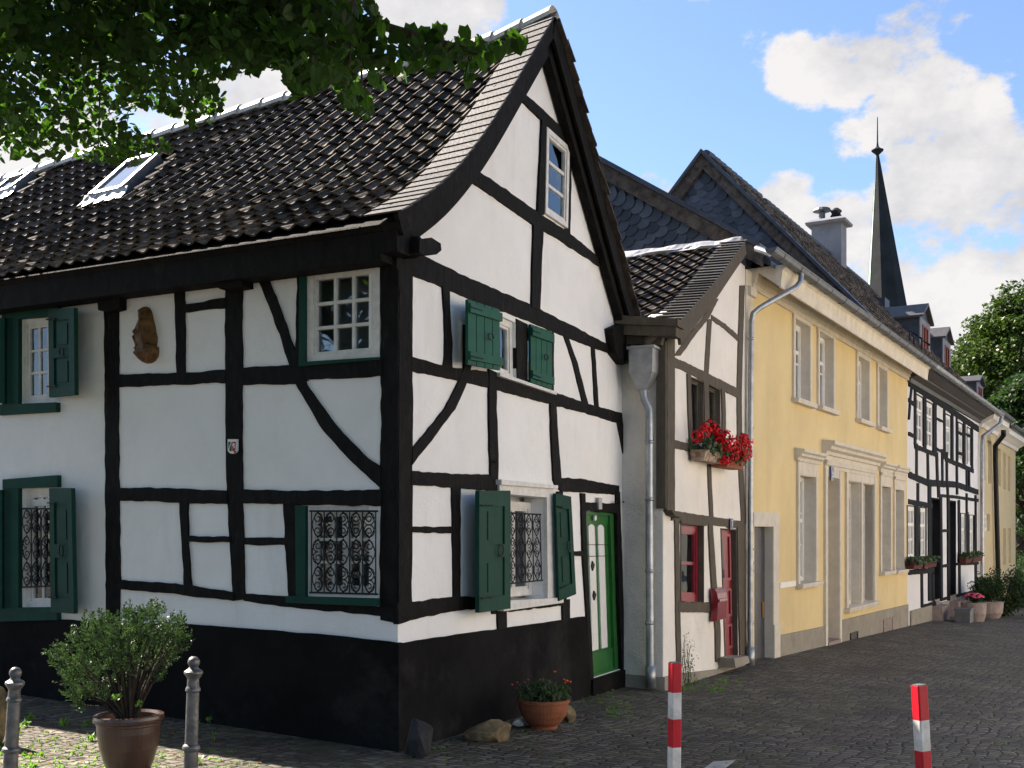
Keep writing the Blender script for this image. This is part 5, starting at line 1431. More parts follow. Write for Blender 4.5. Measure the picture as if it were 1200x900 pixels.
# ---- overhanging lime tree
LT = thing('lime_tree', (-5.6, 4.9, gz(-5.6, 4.9)), 'dark leafy lime tree whose branches hang over the corner house roof', 'tree')
mask = [(-40, -60), (-40, 186), (0, 190), (30, 184), (60, 190), (85, 181), (105, 190), (140, 189), (158, 191), (172, 180), (205, 176), (192, 162), (165, 152), (148, 138), (160, 126), (190, 132), (212, 140), (226, 152), (262, 137), (266, 112), (250, 92), (292, 86), (316, 78), (332, 80), (342, 115), (368, 103), (392, 96), (400, 122), (432, 142), (437, 122), (414, 86), (427, 76), (442, 102), (474, 96), (492, 76), (508, 92), (530, 98), (556, 98), (568, 76), (592, 62), (622, 50), (604, 40), (560, 42), (522, 34), (500, 28), (478, 34), (456, 24), (440, 4), (440, -60)]
def in_poly(x, y, poly):
    c = False; n = len(poly)
    for i in range(n):
        a, b = poly[i], poly[(i+1) % n]
        if (a[1] > y) != (b[1] > y) and x < (b[0]-a[0])*(y-a[1])/(b[1]-a[1])+a[0]: c = not c
    return c
def keep_leaf(p):
    if p.y < .3: return True
    px = CX+FPX*p.x/p.y; py = HY-FPX*(p.z-EYE)/p.y
    if py < -12 or px < -12 or px > 1220: return True
    return in_poly(px, py, mask)
trunk_top = Vector((-5.3, 5.1, 3.6))
mb = MB(); b_ = Vector((-5.6, 4.9, -.1))
mb.tube([b_, b_+Vector((.05, .05, .4)), b_+Vector((.12, .08, 1.6)), trunk_top, trunk_top+Vector((.2, .1, 2.2)), trunk_top+Vector((.1, .3, 4.5))], [.42, .30, .26, .24, .17, .08], 12)
mb.build('trunk', 'bark', LT, smooth=True)
limbs = []
for tgt, mid in ((at(120, 40, 6.6), .9), (at(330, 20, 6.4), 1.1), (at(560, 62, 6.2), .1), (at(60, -250, 6), 1.2), (at(500, -350, 5.6), 1.4), (Vector((-2.5, 2.0, 6.4)), 1.0), (Vector((-.5, 1.6, 7.6)), 1.2), (Vector((1.2, 3.4, 8.2)), 1.2), (Vector((-7.5, 3, 6.5)), .8), (Vector((-4.0, 1.0, 7.5)), .9), (Vector((-1.6, 4.6, 8.6)), 1.0), (Vector((2.4, 5.2, 7.9)), 1.3), (Vector((-7.2, 7.4, 7.5)), .9), (at(-60, 110, 6.6), .6)):
    st = trunk_top+Vector((0, 0, U(-.2, 1.6))); pts = []
    for i in range(9):
        t = i/8; p = st.lerp(tgt, t); p.z += mid*math.sin(math.pi*t)*.55; p += Vector((U(-.06, .06), U(-.06, .06), U(-.05, .05)))*(0 < i < 8); pts.append(p)
    limbs.append(pts)
lp = [p for L_ in limbs for p in L_[3:]]
crown = Leaves(); tw = MB()
for pts in limbs: tw.tube(pts, [.11-.095*i/8 for i in range(9)], 6)
def sprig(c, n, spread, size, twig=True):
    near = min(lp, key=lambda q: (q-c).length_squared)
    kept = 0
    for _ in range(n):
        p = c+rv()*spread
        if not keep_leaf(p): continue
        kept += 1
        nn = Vector((U(-.9, .9), U(-.9, .9), U(.1, 1.1)))
        crown.heart(p, nn, Vector((U(-.5, .5), U(-.5, .5), U(.2, 1))), size*U(.7, 1.15), U(.85, 1.05))
    if twig and kept > n*.4 and keep_leaf(near.lerp(c, .5)+Vector((0, 0, .1))) and (near-c).length < .8:
        m_ = near.lerp(c, .5)+Vector((0, 0, .08)); tw.tube([near, m_, c], [.010, .007, .003], 4)
cnt = 0
while cnt < 700:      # the boughs hanging into view
    px, py, d = U(-60, 615), U(-60, 190), U(5.2, 7.3)
    if not in_poly(px, py, mask): continue
    if noise.noise(Vector((px/34, py/26, d*.5))) > .12: continue
    edge = 420 < px and py > 10
    if edge and random.random() < .88: continue
    low = py > 60 and px < 300
    p = at(px, py, d+(1.0 if low and random.random() < .6 else 0))
    sprig(p, 7 if edge else 15, .14 if edge else .17, 0.095 if edge else (.048 if low else .066), twig=random.random() < .25); cnt += 1
for px, py in ((602, 44), (400, 100), (415, 85), (440, 60), (585, 50), (571, 62), (548, 60), (520, 52), (500, 45), (480, 50), (462, 60), (450, 40), (545, 85), (430, 70), (425, 110), (425, 130), (345, 95), (508, 75), (590, 56), (612, 48)):
    sprig(at(px, py, U(5.9, 6.4)), 12, .12, .09)
for _ in range(2600):    # the crown above the view
    th = U(0, 2*math.pi); c = Vector((-2.6, 3.6, 8.0))+Vector((rv().x*5.6, rv().y*4.8, rv().z*3.0))
    if c.y > 1 and HY-FPX*(c.z-EYE)/c.y > -60: continue
    if c.z < 4.6: continue
    sprig(c, 16, .36, .15, twig=random.random() < .3)
crown.build('crown', 'leaf_lime', LT)
tw.build('branches', 'bark', LT)

# ---- trees at the end of the street
def far_tree(name, base, H, rad, label, group, seed, n=260, leaf=.30, m='leaf_far', zlow=.25, dens=150):
    random.seed(seed)
    T_ = thing(name, base, label, 'tree', group); b = Vector(base)
    mb = MB(); mb.tube([b, b+Vector((.1, 0, H*.25)), b+Vector((-.1, .1, H*.5)), b+Vector((.1, .1, H*.8))], [rad*.075, rad*.06, rad*.045, rad*.015], 10)
    lv = Leaves(); cs = []
    for _ in range(n):
        v = rv().normalized()*U(.55, 1.0)**.5
        v.z = abs(v.z)*1.0 if random.random() < .65 else v.z
        k = 1-.35*max(0, v.z)
        c = b+Vector((v.x*rad*k, v.y*rad*k, H*(zlow+(1-zlow)*.42)+v.z*H*(1-zlow)*.55))
        cs.append(c)
        if random.random() < .15: mb.tube([b+Vector((0, 0, H*U(.25, .6))), c], [rad*.02, rad*.006], 5)
        r_ = rad*U(.12, .26)
        for _ in range(dens):
            o = rv(); p = c+Vector((o.x*r_, o.y*r_, o.z*r_*.6))
            lv.blade(p, Vector((U(-1, 1), U(-1, 1), U(.2, 1.4))), rv(), leaf*U(.7, 1.3), leaf*.62)
    mb.build('trunk', 'bark', T_, smooth=True); lv.build('crown', m, T_)
def tb(px, Y): 
    x = (px-CX)/FPX*Y; return (x, Y, gz(x, Y))
far_tree('broadleaf_tree', tb(1196, 62), 17.4, 4.6, 'big sunlit green tree behind the far end of the row', 'trees at the end of the street', 3, leaf=.24, n=330)
far_tree('broadleaf_tree', tb(1262, 68), 18.5, 6.0, 'tall green tree standing furthest out at the picture edge', 'trees at the end of the street', 4, n=380, leaf=.26)
far_tree('broadleaf_tree', tb(1212, 50), 10.5, 3.4, 'lower dark tree closing the end of the street', 'trees at the end of the street', 5, m='leaf_dark', zlow=.02, leaf=.2)
far_tree('broadleaf_tree', tb(1190, 78), 13, 6.0, 'shaded tree low behind the cream house', 'trees at the end of the street', 6, m='leaf_dark', zlow=.02)
# unseen trees behind the viewer: first mirrored in a window, second added to shade the long side
for k, (x, y, h, rd_) in enumerate(((-14, 1.2, 11.5, 4.2), (-6.5, -15, 13, 4.8))):
    far_tree('unseen_tree', (x, y, gz(x, y)), h, rd_, ('lime tree by the side of the square behind the viewer', 'unseen lime tree added behind the viewer to shade the long side')[k], 'trees on the square', 40+k, n=200, leaf=.46, m='leaf_dark', zlow=.12, dens=60)
# unseen houses across the street, added to bounce sun onto the shaded fronts
OF = Facade(6.4+.594*.5, .5, .594, 1, -1)
if OF.n.x > 0: OF.n = -OF.n
for k, (u0, u1, h, m, lb) in enumerate(((0, 11, 6.0, 'plaster', 'unseen white house added across the street for bounced sunlight, with regular windows'), (11.02, 24, 6.3, 'cream_trim', 'unseen cream house added across the street for bounced sunlight, with regular windows'), (24.02, 40, 6.0, 'plaster', 'unseen longer white house added for bounced sunlight, last of its row'))):
    HH = thing('unseen_house', OF.w(u0, -.5, 0), lb, 'house', 'unseen houses added for bounced sunlight')
    nw = int((u1-u0)/2.2); holes = []
    for r_ in range(2):
        for c in range(nw):
            a = u0+(u1-u0)*(c+.5)/nw; z0 = .7+2.9*r_; holes.append([(a-.45, z0+1.5), (a+.45, z0+1.5), (a+.45, z0), (a-.45, z0)])
    wall_sheet(OF, [(u0, -2.5), (u1, -2.5), (u1, h), (u0, h)], holes, .15, .3).build('wall', m, HH)
    for q in holes: window(OF, HH, q, -.08, 2, 2, .07, .03, 'white_paint', mullion=True)
    mb = MB(); n_ = OF; vs = [OF.w(u, z, o) for u in (u0, u1) for (z, o) in ((-2.5, -.4), (h, -.4), (h-.1, .35), (h+.05, .35), (h+2.8, -3.6), (h, -7), (-2.5, -7))]
    mb.add(vs, [(i, (i+1) % 7, (i+1) % 7+7, i+7) for i in range(7)]+[tuple(range(7)), tuple(range(13, 6, -1))]); mb.build('roof', 'tile', HH)
random.seed(21)

# ---- bushy plants by the row house
def bush(name, c, rx, rz, label, cat, n, leaf, m, pot=None, seed=1, flower=None):
    random.seed(seed)
    B = thing(name, c, label, cat); c = Vector(c); h0 = 0
    if pot:
        prof, pm = pot; mb = MB(); mb.lathe(c, prof, 24); mb.build('pot', pm, B, smooth=False); h0 = max(p[1] for p in prof)
        mb = MB(); mb.lathe(c+Vector((0, 0, h0-.05)), [(prof[-2][0]*.9, 0), (.001, .01)], 16); mb.build('soil', 'soil', B)
    mb = MB(); lv = Leaves()
    cc = c+Vector((0, 0, h0))
    tips = []
    for _ in range(n):
        v = rv().normalized()*U(.5, 1); p = cc+Vector((v.x*rx, v.y*rx, rz+v.z*rz)); tips.append(p)
        if random.random() < .35: mb.tube([cc+Vector((U(-.03, .03), U(-.03, .03), 0)), cc.lerp(p, .5)+Vector((0, 0, rz*.1)), p], [.012, .008, .003], 5)
        for _ in range(26):
            q = p+rv()*rx*.26; lv.blade(q, rv()+Vector((0, 0, .5)), rv()+Vector((0, 0, .4)), leaf*U(.7, 1.3), leaf*.5)
    mb.build('stems', 'bark', B); lv.build('foliage', m, B)
    if flower:
        fm, nf, fs = flower; fl = MB()
        for _ in range(nf):
            v = rv().normalized(); v.z = abs(v.z); p = cc+Vector((v.x*rx, v.y*rx, rz*1.1+v.z*rz)); fl.cur = random.random(); fl.lathe(p, [(fs*.3, 0), (fs, fs*.3), (fs*.8, fs*.8), (.001, fs)], 7)
        fl.build('flowers', fm, B)
    return B
g_ = lambda x, y: tuple(on_ground(x, y))
bush('green_bush', g_(1176, 722), .85, .62, 'large dark green bush spreading beside the stone pot near the cream house', 'bush', 170, .09, 'leaf_dark', seed=31)
bush('green_bush', g_(1212, 700), 1.3, 1.0, 'taller green bush at the edge behind the dark bush', 'bush', 200, .10, 'leaf_dark', seed=32)
bush('potted_bush', g_(1158, 724), .42, .36, 'leafy plant in a squat pale stone pot by the last downpipe', 'potted plant', 70, .07, 'leaf_dark', ([(.28, 0), (.36, .15), (.38, .42), (.34, .44), (.001, .40)], 'stone_pot'), 33)
bush('flower_pot', g_(1141, 728), .22, .10, 'round brown pot of pink flowers beside the dark trough', 'flower pot', 24, .05, 'leaf_dark', ([(.24, 0), (.29, .2), (.30, .46), (.27, .47), (.001, .44)], 'stone_pot'), 34, ('petal_pink', 60, .034))
mb = MB(); c = on_ground(1130, 729)
for (hw, hd, z0, z1) in ((.30, .17, 0, .30), (.32, .19, .30, .34)):
    mb.add([c+YF.d.to_3d()*i*hw+YF.n.to_3d()*j*hd+Vector((0, 0, z)) for z in (z0, z1) for i, j in ((-1, -1), (1, -1), (1, 1), (-1, 1))], [(0, 1, 2, 3), (7, 6, 5, 4), (0, 4, 5, 1), (1, 5, 6, 2), (2, 6, 7, 3), (3, 7, 4, 0)])
solo(mb, 'planter_trough', 'zinc_dark', c, 'empty dark grey rectangular trough on the street by the second black door', 'trough')
mb = MB(); c = on_ground(1199, 712)
mb.lathe(c, [(.28, 0), (.31, .05), (.33, .7), (.35, .72), (.34, .78), (.1, .85), (.001, .86)], 16); solo(mb, 'litter_bin', 'slate', c, 'blue-grey bin standing behind the dark bush', 'bin')

# ---- flower boxes
def flower_box(name, F, a, b, z0, z1, o0, o1, m, label, cat, group, petals, nfl, droop=.0, leaf=.05, nl=90, up=.14, fs=.035):
    c = F.w((a+b)/2, z0, (o0+o1)/2); B = thing(name, c, label, cat, group)
    mb = MB(); vs = [F.w(u, z, o) for (z, k) in ((z0, .03), (z1, 0)) for (u, o) in ((a+k, o0+k*.5), (b-k, o0+k*.5), (b-k, o1-k), (a+k, o1-k))]
    mb.add(vs, [(0, 1, 2, 3), (0, 4, 5, 1), (1, 5, 6, 2), (2, 6, 7, 3), (3, 7, 4, 0)])
    vs = [F.w(u, z1-.02, o) for (u, o) in ((a, o0), (b, o0), (b, o1), (a, o1))]; mb.add(vs, [(0, 1, 2, 3)])
    mb.build('box', m, B)
    lv = Leaves(); st = MB()
    for _ in range(nl*3):
        p = F.w(U(a-.02, b+.02), z1+U(-.05-droop, up), U(o0, o1+.06)); lv.heart(p, rv()+F.n.to_3d()*.7+Vector((0, 0, .4)), rv(), leaf*U(.7, 1.2), 1.1)
    lv.build('foliage', 'leaf_shrub', B)
    if petals:
        fl = MB()
        for (u, z, o, r_) in nfl:
            st.tube([F.w(u, z1, (o0+o1)/2), F.w(u, z, o-.01)], .004, 4)
            for _ in range(34):
                v = rv().normalized(); p = F.w(u, z, o)+v*r_*U(.75, 1); fl.cur = random.random()
                x = v.orthogonal().normalized()*fs*.62; y = v.cross(x).normalized()*fs*.62
                fl.add([p+x, p+y+v*.006, p-x, p-y+v*.004, p+v*.012], [(0, 1, 4), (1, 2, 4), (2, 3, 4), (3, 0, 4)])
        fl.build('blossoms', petals, B, recalc=False); st.build('stems', 'leaf_shrub', B)
    return B
u0_ = HF.uz(817, 540, .12)[0]; u1_ = HF.uz(841, 540, .12)[0]; z0_ = HF.uz(828, 540, .2)[1]; z1_ = HF.uz(828, 527, .2)[1]
FL1 = [HF.uz(x, y, .22)+(.22, r_) for x, y, r_ in ((817, 511, .075), (826, 505, .075), (831, 499, .08), (838, 502, .065), (842, 508, .05), (841, 518, .06))]
flower_box('geranium_box', HF, u0_, u1_, z0_, z1_, .03, .22, 'wood_box', 'weathered pale wooden window box of red geraniums under the upper window', 'flower box', 'geranium boxes on the narrow house', 'petal_red', FL1, nl=70, up=.13)
u0b, u1b = HF.uz(840, 545, .12)[0], HF.uz(861, 545, .12)[0]; z0b = HF.uz(852, 547, .24)[1]; z1b = HF.uz(852, 535, .24)[1]
FL2 = [HF.uz(x, y, .26)+(.24+U(0, .06), r_) for x, y, r_ in ((845, 513, .09), (852, 512, .08), (847, 520, .10), (855, 520, .09), (851, 528, .1), (857, 531, .1), (854, 537, .09), (862, 524, .07), (866, 516, .085), (872, 520, .10), (875, 526, .09), (869, 529, .085), (874, 534, .09), (866, 534, .07), (848, 540, .06), (869, 513, .06), (877, 530, .06))]
flower_box('geranium_box', HF, u0b, u1b, z0b, z1b, .05, .26, 'terracotta', 'brown window box overflowing with a mass of red geraniums beside the yellow house pipe', 'flower box', 'geranium boxes on the narrow house', 'petal_red', FL2, nl=90, up=.16, droop=.03)
def rowbox(x0, x1, y0, y1, label):
    a = YF.uz(x0, 600, .1)[0]; b = YF.uz(x1, 600, .1)[0]; z1 = YF.uz(x0, y0, .2)[1]; z0 = YF.uz(x0, y1, .2)[1]
    flower_box('herb_box', YF, a, b, z0, z1, .05, .25, 'box_brown', label, 'flower box', 'window boxes on the timbered row', None, [], leaf=.07, nl=60, up=.10)
rowbox(1063.5, 1074.5, 660, 668, 'brown-red box of greenery under the window nearest the yellow house')
rowbox(1076.5, 1091, 659, 667, 'brown-red box of greenery between the second window and first black door')
rowbox(1126, 1133, 653, 661, 'reddish box of trailing green under the window past the second black door')
rowbox(1135, 1146, 652, 660, 'reddish box with spiky leaves under the last window before the downpipe')

# ---- letterbox
c = HF.px(846, 709, .10)
mb = MB(); a = HF.uz(841.5, 700, .12)[0]; b = HF.uz(852, 700, .12)[0]; z1 = HF.uz(846, 692, .12)[1]; z0 = HF.uz(846, 728, .12)[1]
extr(mb, [(.03, z0), (.11, z0+.02), (.12, z1-.10), (.11, z1-.03), (.08, z1+.02), (.03, z1+.03)], a, b, HF)
extr(mb, [(.10, z1-.13), (.135, z1-.13), (.13, z1-.10), (.11, z1-.09)], a+.03, b-.03, HF)
solo(mb, 'letterbox', 'letterbox_red', HF.w((a+b)/2, z0, .03), 'dark red metal letterbox hanging beside the red door of the narrow house', 'letterbox')

# ================================================================ STREET THINGS
def bollard(loc, h, lean, label):
    B = thing('cast_iron_bollard', loc, label, 'bollard', 'grey ball-topped bollards'); c = Vector(loc)
    ax = Vector(lean).normalized(); r_ = .040
    mb = MB()
    mb.lathe(c-ax*.1, [(.052, 0), (.052, .22), (.042, .26), (.039, .28), (.038, h*.52), (.046, h*.53), (.050, h*.545), (.046, h*.56), (.036, h*.575), (.034, h*.93), (.042, h*.945), (.039, h*.96), (.033, h*.975), (.032, h+.02), (.045, h+.04), (.052, h+.052), (.050, h+.062), (.032, h+.075), (.022, h+.09)], 28, ax)
    mb.build('post', 'cast_iron', B, smooth=False)
    mb = MB(); pr = [(.033*math.sin(math.pi*i/12)+.0005, .030-.033*math.cos(math.pi*i/12)) for i in range(13)]
    mb.lathe(c-ax*.1+ax*(h+.082), pr, 24, ax); mb.build('ball', 'cast_iron', B, smooth=True)
    return B
b1p = at(13, 905, 6.0); gx, gy = b1p.x, 6.0
bollard((at(10, 900, 6.05).x, 6.05, gz(-2.8, 6.05)), .69, (.055, 0, 1), 'grey ball-topped bollard standing in the sunny weeds at the corner of the view')
bollard((at(222, 900, 6.05).x, 6.05, gz(-1.8, 6.05)), .795, (.030, 0, 1), 'grey ball-topped bollard between the potted shrub and the house corner')
def rw_post(loc, h, lean, rot, bands, label, w=.034):
    P_ = thing('striped_post', loc, label, 'post', 'red and white striped posts'); c = Vector(loc); ax = Vector(lean).normalized()
    x = Vector((math.cos(rot), math.sin(rot), 0)); x = (x-ax*x.dot(ax)).normalized(); y = ax.cross(x)
    z0 = -.1
    for k, (z1, m) in enumerate(bands):
        mb = MB(); bv = .2
        prof = [(1, -1+bv), (1, 1-bv), (1-bv, 1), (-1+bv, 1), (-1, 1-bv), (-1, -1+bv), (-1+bv, -1), (1-bv, -1)]
        e_ = .0
        vs = [c+ax*zz+x*(px*w)+y*(py*w) for zz in (z0, z1) for px, py in prof]
        mb.add(vs, [(i, (i+1) % 8, (i+1) % 8+8, i+8) for i in range(8)]+([tuple(range(8, 16))] if k == len(bands)-1 else []))
        mb.build('band', m, P_)
        z0 = z1
    mb = MB(); mb.add([c+ax*zz+x*(px*w*.86)+y*(py*w*.86) for zz in (z0-.002, z0+.006) for px, py in prof], [(i, (i+1) % 8, (i+1) % 8+8, i+8) for i in range(8)]+[tuple(range(8, 16))])
    mb.build('cap', 'cast_iron', P_)
def post_at(px, pytop, Y, band_py, label, lean, rot=.35, w=.034):
    top = at(px, pytop, Y); g0 = gz(top.x, Y); h = top.z-g0
    bands = []; zs = [at(px, b, Y).z-g0 for b in band_py]   # from the top down
    seq = ['post_red', 'post_white']*4; edges = [h]+zs
    step = (edges[0]-edges[-1])/(len(edges)-1)
    while edges[-1]-step > .05: edges.append(edges[-1]-step)
    out = []
    for i in range(len(edges)-1, -1, -1): out.append((edges[i], seq[i]))
    x0 = top.x-lean*h
    rw_post((x0, Y, g0), h, (lean, 0, 1), rot, out, label, w)
post_at(791, 777, 6.2, (811, 842, 875), 'red and white post standing in front of the narrow house', .008, w=.030)
post_at(1077, 803, 5.6, (843, 879), 'red and white leaning post in the open street below the tall bush', -.055, w=.031)

# ---- potted conifer shrub
cP = on_ground(151, 905); PS = thing('potted_shrub', cP, 'bushy evergreen shrub in a glazed brown pot between the bollards', 'potted shrub')
mb = MB(); mb.lathe(cP, [(0.116, -.02), (0.120, .0), (0.146, .06), (0.176, .16), (0.191, .26), (0.191, .30), (0.196, .305), (0.196, .318), (0.211, .325), (0.215, .345), (0.211, .362), (0.185, .366), (0.172, .35), (0.168, .31), (.001, .305)], 48); mb.build('pot', 'brown_pot', PS, smooth=False)
mb = MB()
for _ in range(60):
    a = U(0, 6.3); r_ = U(0, .16); p = cP+Vector((r_*math.cos(a), r_*math.sin(a), .312)); s = U(.008, .022); mb.cur = random.random()
    mb.lathe(p-Vector((0, 0, s*.5)), [(s*.7, 0), (s, s*.5), (s*.6, s), (.001, s*1.1)], 6)
mb.build('bark_mulch', 'litter_brown', PS)
mb = MB(); mb.lathe(cP+Vector((-.01, -.15, .315)), [(.035, 0), (.045, .012), (.02, .026), (.001, .028)], 8); mb.build('pebble', 'rock_white', PS)
st = MB(); lv = Leaves(); root = cP+Vector((0, 0, .3))
def shp(px, py, dy): 
    p = at(px, py, cP.y+dy); return p
outline_s = [(72, 778, 30), (80, 765, 26), (95, 745, 28), (88, 790, 24), (75, 800, 16), (82, 820, 14), (110, 770, 30), (115, 735, 26), (130, 745, 28), (122, 728, 16), (140, 760, 30), (150, 735, 28), (158, 715, 18), (165, 728, 24), (182, 712, 16), (180, 735, 28), (188, 750, 26), (200, 738, 22), (212, 725, 10), (215, 745, 14), (205, 762, 18), (222, 750, 8), (190, 770, 22), (165, 775, 26), (140, 790, 24), (120, 800, 24), (105, 810, 22), (95, 822, 8), (195, 792, 5), (185, 798, 5), (90, 833, 5), (157, 755, 26), (132, 772, 28)]
for (px, py, r_) in outline_s:
    for rep in range(2):
        dy = U(-.28, .28)*min(1, r_/20); px_c = 147+(px-147)*.90; c = shp(px_c+U(-4, 4), 762+(py-762)*.9+U(-4, 4), dy*.8)
        mid = root.lerp(c, .5)+Vector((0, 0, .05)); 
        if rep == 0: st.tube([root+Vector((U(-.03, .03), U(-.03, .03), -.02)), mid, c], [.010, .007, .003], 5)
        rr = r_/FPX*cP.y*.78
        for k in range(int(2+r_*.5)):
            # flattened sprays of tiny scale leaves
            sc = c+rv()*rr; dr = (sc-root+Vector((0, 0, .15))).normalized()+rv()*.7; dr.normalize(); sd = rv(); sd = (sd-dr*sd.dot(dr)).normalized(); nn = dr.cross(sd)
            for i in range(22):
                t = U(-.5, 1); w_ = (1-abs(t-.1))*U(-1, 1)*.028
                p = sc+dr*t*.05+sd*w_+nn*U(-.006, .006)
                lv.blade(p, nn+rv()*.5, dr+sd*(1 if w_ > 0 else -1)*.8, U(.014, .024), .0085)
for (x, y) in ((.0, .0), (.04, .01), (-.03, .02), (.02, -.02)):
    st.tube([root+Vector((x, y, -.03)), root+Vector((x*1.5, y, .22)), root+Vector((x*3+.02, y*2, .52))], [.014, .011, .007], 7)
st.build('stems', 'bark', PS); lv.build('foliage', 'leaf_shrub', PS)
for c in (at(139, 816, cP.y-.1), at(163, 825, cP.y-.12), at(133, 817, cP.y-.1)):
    lv2 = Leaves()
    for _ in range(9): lv2.heart(c+rv()*.02, rv()+Vector((0, -1, .5)), rv(), .02)
    lv2.build('young_shoot', 'leaf_bright', PS)

# ---- terracotta planter by the wall
cT = on_ground(637, 853); TP = thing('terracotta_planter', cT, 'terracotta bowl of orange and pink flowers beside the green door', 'planter')
mb = MB(); mb.lathe(cT, [(.105, -.01), (.115, .0), (.118, .015), (.112, .022), (.155, .06), (.186, .11), (.203, .16), (.210, .215), (.222, .22), (.222, .243), (.20, .246), (.19, .22), (.001, .215)], 40); mb.build('bowl', 'terracotta', TP)
lv = Leaves(); fl = MB(); fl2 = MB(); st = MB()
for _ in range(900):
    a = U(0, 6.3); r_ = U(0, .23)**1; h = U(0, .19)*(1-.3*r_/.2); p = cT+Vector((r_*math.cos(a), r_*math.sin(a)*.8, .22+h))
    lv.blade(p, rv()+Vector((0, -.4, .4)), rv()+Vector((0, 0, .8)), U(.03, .07), U(.010, .022))
for (x, y, r_) in ((664, 799, .016), (668, 800, .014), (662, 801, .012), (650, 788, .014), (652, 805, .012), (661, 797, .010)):
    p = at(x, y, cT.y-.05); st.tube([cT+Vector((.05, 0, .2)), p], .003, 4); fl = MB(); fl.lathe(p, [(r_*.4, 0), (r_, r_*.4), (r_*.7, r_), (.001, r_)], 8); fl.build('flower', 'petal_orange', TP)
for (x, y, r_) in ((600, 803, .010), (619, 797, .008), (625, 808, .010), (606, 800, .007), (615, 800, .007), (633, 797, .006)):
    p = at(x, y, cT.y-.05); st.tube([cT+Vector((-.05, 0, .2)), p], .002, 4); fl2 = MB(); fl2.lathe(p, [(r_*.4, 0), (r_, r_*.4), (r_*.7, r_), (.001, r_)], 8); fl2.build('flower', 'petal_pink', TP)
lv.build('foliage', 'leaf_shrub', TP); st.build('stems', 'leaf_shrub', TP)

# ---- stones
def stone(name, c, r_, m, label, seed, sub=3):
    bm = bmesh.new(); bmesh.ops.create_icosphere(bm, subdivisions=sub, radius=1); sd = seed*13.7
    for v in bm.verts:
        d = v.co.normalized(); k = 1+.35*noise.noise(d*1.3+Vector((sd, 0, 0)))+.12*noise.noise(d*4+Vector((0, sd, 0)))
        v.co = Vector((d.x*r_[0], d.y*r_[1], d.z*r_[2]))*k
        # chip flat facets
        for q in range(10):
            random.seed(seed*31+q); pn = rv().normalized(); lim = .56
            e_ = Vector((v.co.x/r_[0], v.co.y/r_[1], v.co.z/r_[2])); dd = e_.dot(pn)
            if dd > lim: e_ -= pn*(dd-lim)*.9; v.co = Vector((e_.x*r_[0], e_.y*r_[1], e_.z*r_[2]))
    mb = MB(); mb.add([c+v.co+Vector((0, 0, r_[2]*.7)) for v in bm.verts], [tuple(v.index for v in f.verts) for f in bm.faces]); bm.free()
    return solo(mb, name, m, c, label, 'stone')
stone('stone', on_ground(576, 868), (.19, .12, .115), 'rock', 'brown mossy rock lying against the black wall between corner and planter', 2)
stone('stone', on_ground(489, 886), (.11, .11, .20), 'rock_dark', 'black pointed guard stone at the foot of the house corner', 5)
stone('stone', on_ground(607, 852), (.075, .05, .05), 'rock_white', 'small white broken stone next to the terracotta bowl', 3, 2)
stone('stone', on_ground(667, 846), (.07, .06, .08), 'rock', 'small tan stone behind the terracotta bowl', 7, 2)
stone('stone', on_ground(-8, 872), (.14, .12, .26), 'rock', 'mossy standing stone half out of view behind the bollard', 9)
random.seed(77)

# ---- weeds and litter
wl = Leaves()
def tuft(c, n, h, w, sp):
    for _ in range(n):
        a = U(0, 6.3); r_ = U(0, sp); p = c+Vector((r_*math.cos(a), r_*math.sin(a), U(.2, .6)*h))
        wl.blade(p, rv()+Vector((0, 0, .6)), Vector((U(-.6, .6), U(-.6, .6), 1)), h*U(.6, 1.2), w*U(.7, 1.3))
for _ in range(520):
    x, y = U(-5, 300), U(845, 915)
    if y > 845+(x/300)*45+U(-5, 30) or random.random() < .12:
        tuft(on_ground(x, y), random.randint(4, 10), U(.012, .04), .010, U(.015, .05))
for (x, y) in ((75, 848), (100, 852), (235, 845), (245, 848), (30, 852), (20, 858), (108, 868), (232, 895), (35, 845), (74, 852)):
    tuft(on_ground(x, y), 18, .07, .014, .035)
for _ in range(420): tuft(on_ground(U(480, 1200), 760+abs(random.gauss(0, 60))+20), random.randint(2, 5), .012, .008, .03)
for _ in range(26): tuft(on_ground(U(705, 735)+U(-6, 8), U(815, 842)), 7, .035, .012, .05)
for _ in range(40): tuft(on_ground(U(795, 870), 812-(U(795, 870)-795)*.2+U(-2, 3)), 8, .045, .012, .04)
for _ in range(60):
    t = U(0, 1); tuft(on_ground(480+t*240, 884-t*76+U(0, 6)), 4, .025, .01, .03)
wl.build('weeds', 'leaf_bright', None, kind='stuff')
mb = MB()
for _ in range(700):
    if random.random() < .6: x, y = U(-5, 330), U(845, 915)
    else: x, y = U(480, 900), 905-U(0, 110)*1
    c = on_ground(x, y); s = U(.006, .022)
    n_ = (rv()*.4+Vector((0, 0, 1))).normalized(); a = n_.orthogonal().normalized(); b = n_.cross(a); an = U(0, 6); a, b = a*math.cos(an)+b*math.sin(an), b*math.cos(an)-a*math.sin(an)
    mb.cur = random.random(); mb.add([c+Vector((0, 0, .006))+a*s, c+Vector((0, 0, .010))+b*s*.6, c+Vector((0, 0, .007))-a*s, c+Vector((0, 0, .008))-b*s*.6], [(0, 1, 2, 3)])
mb.build('fallen_leaves', 'litter_brown', None, recalc=False, kind='stuff')
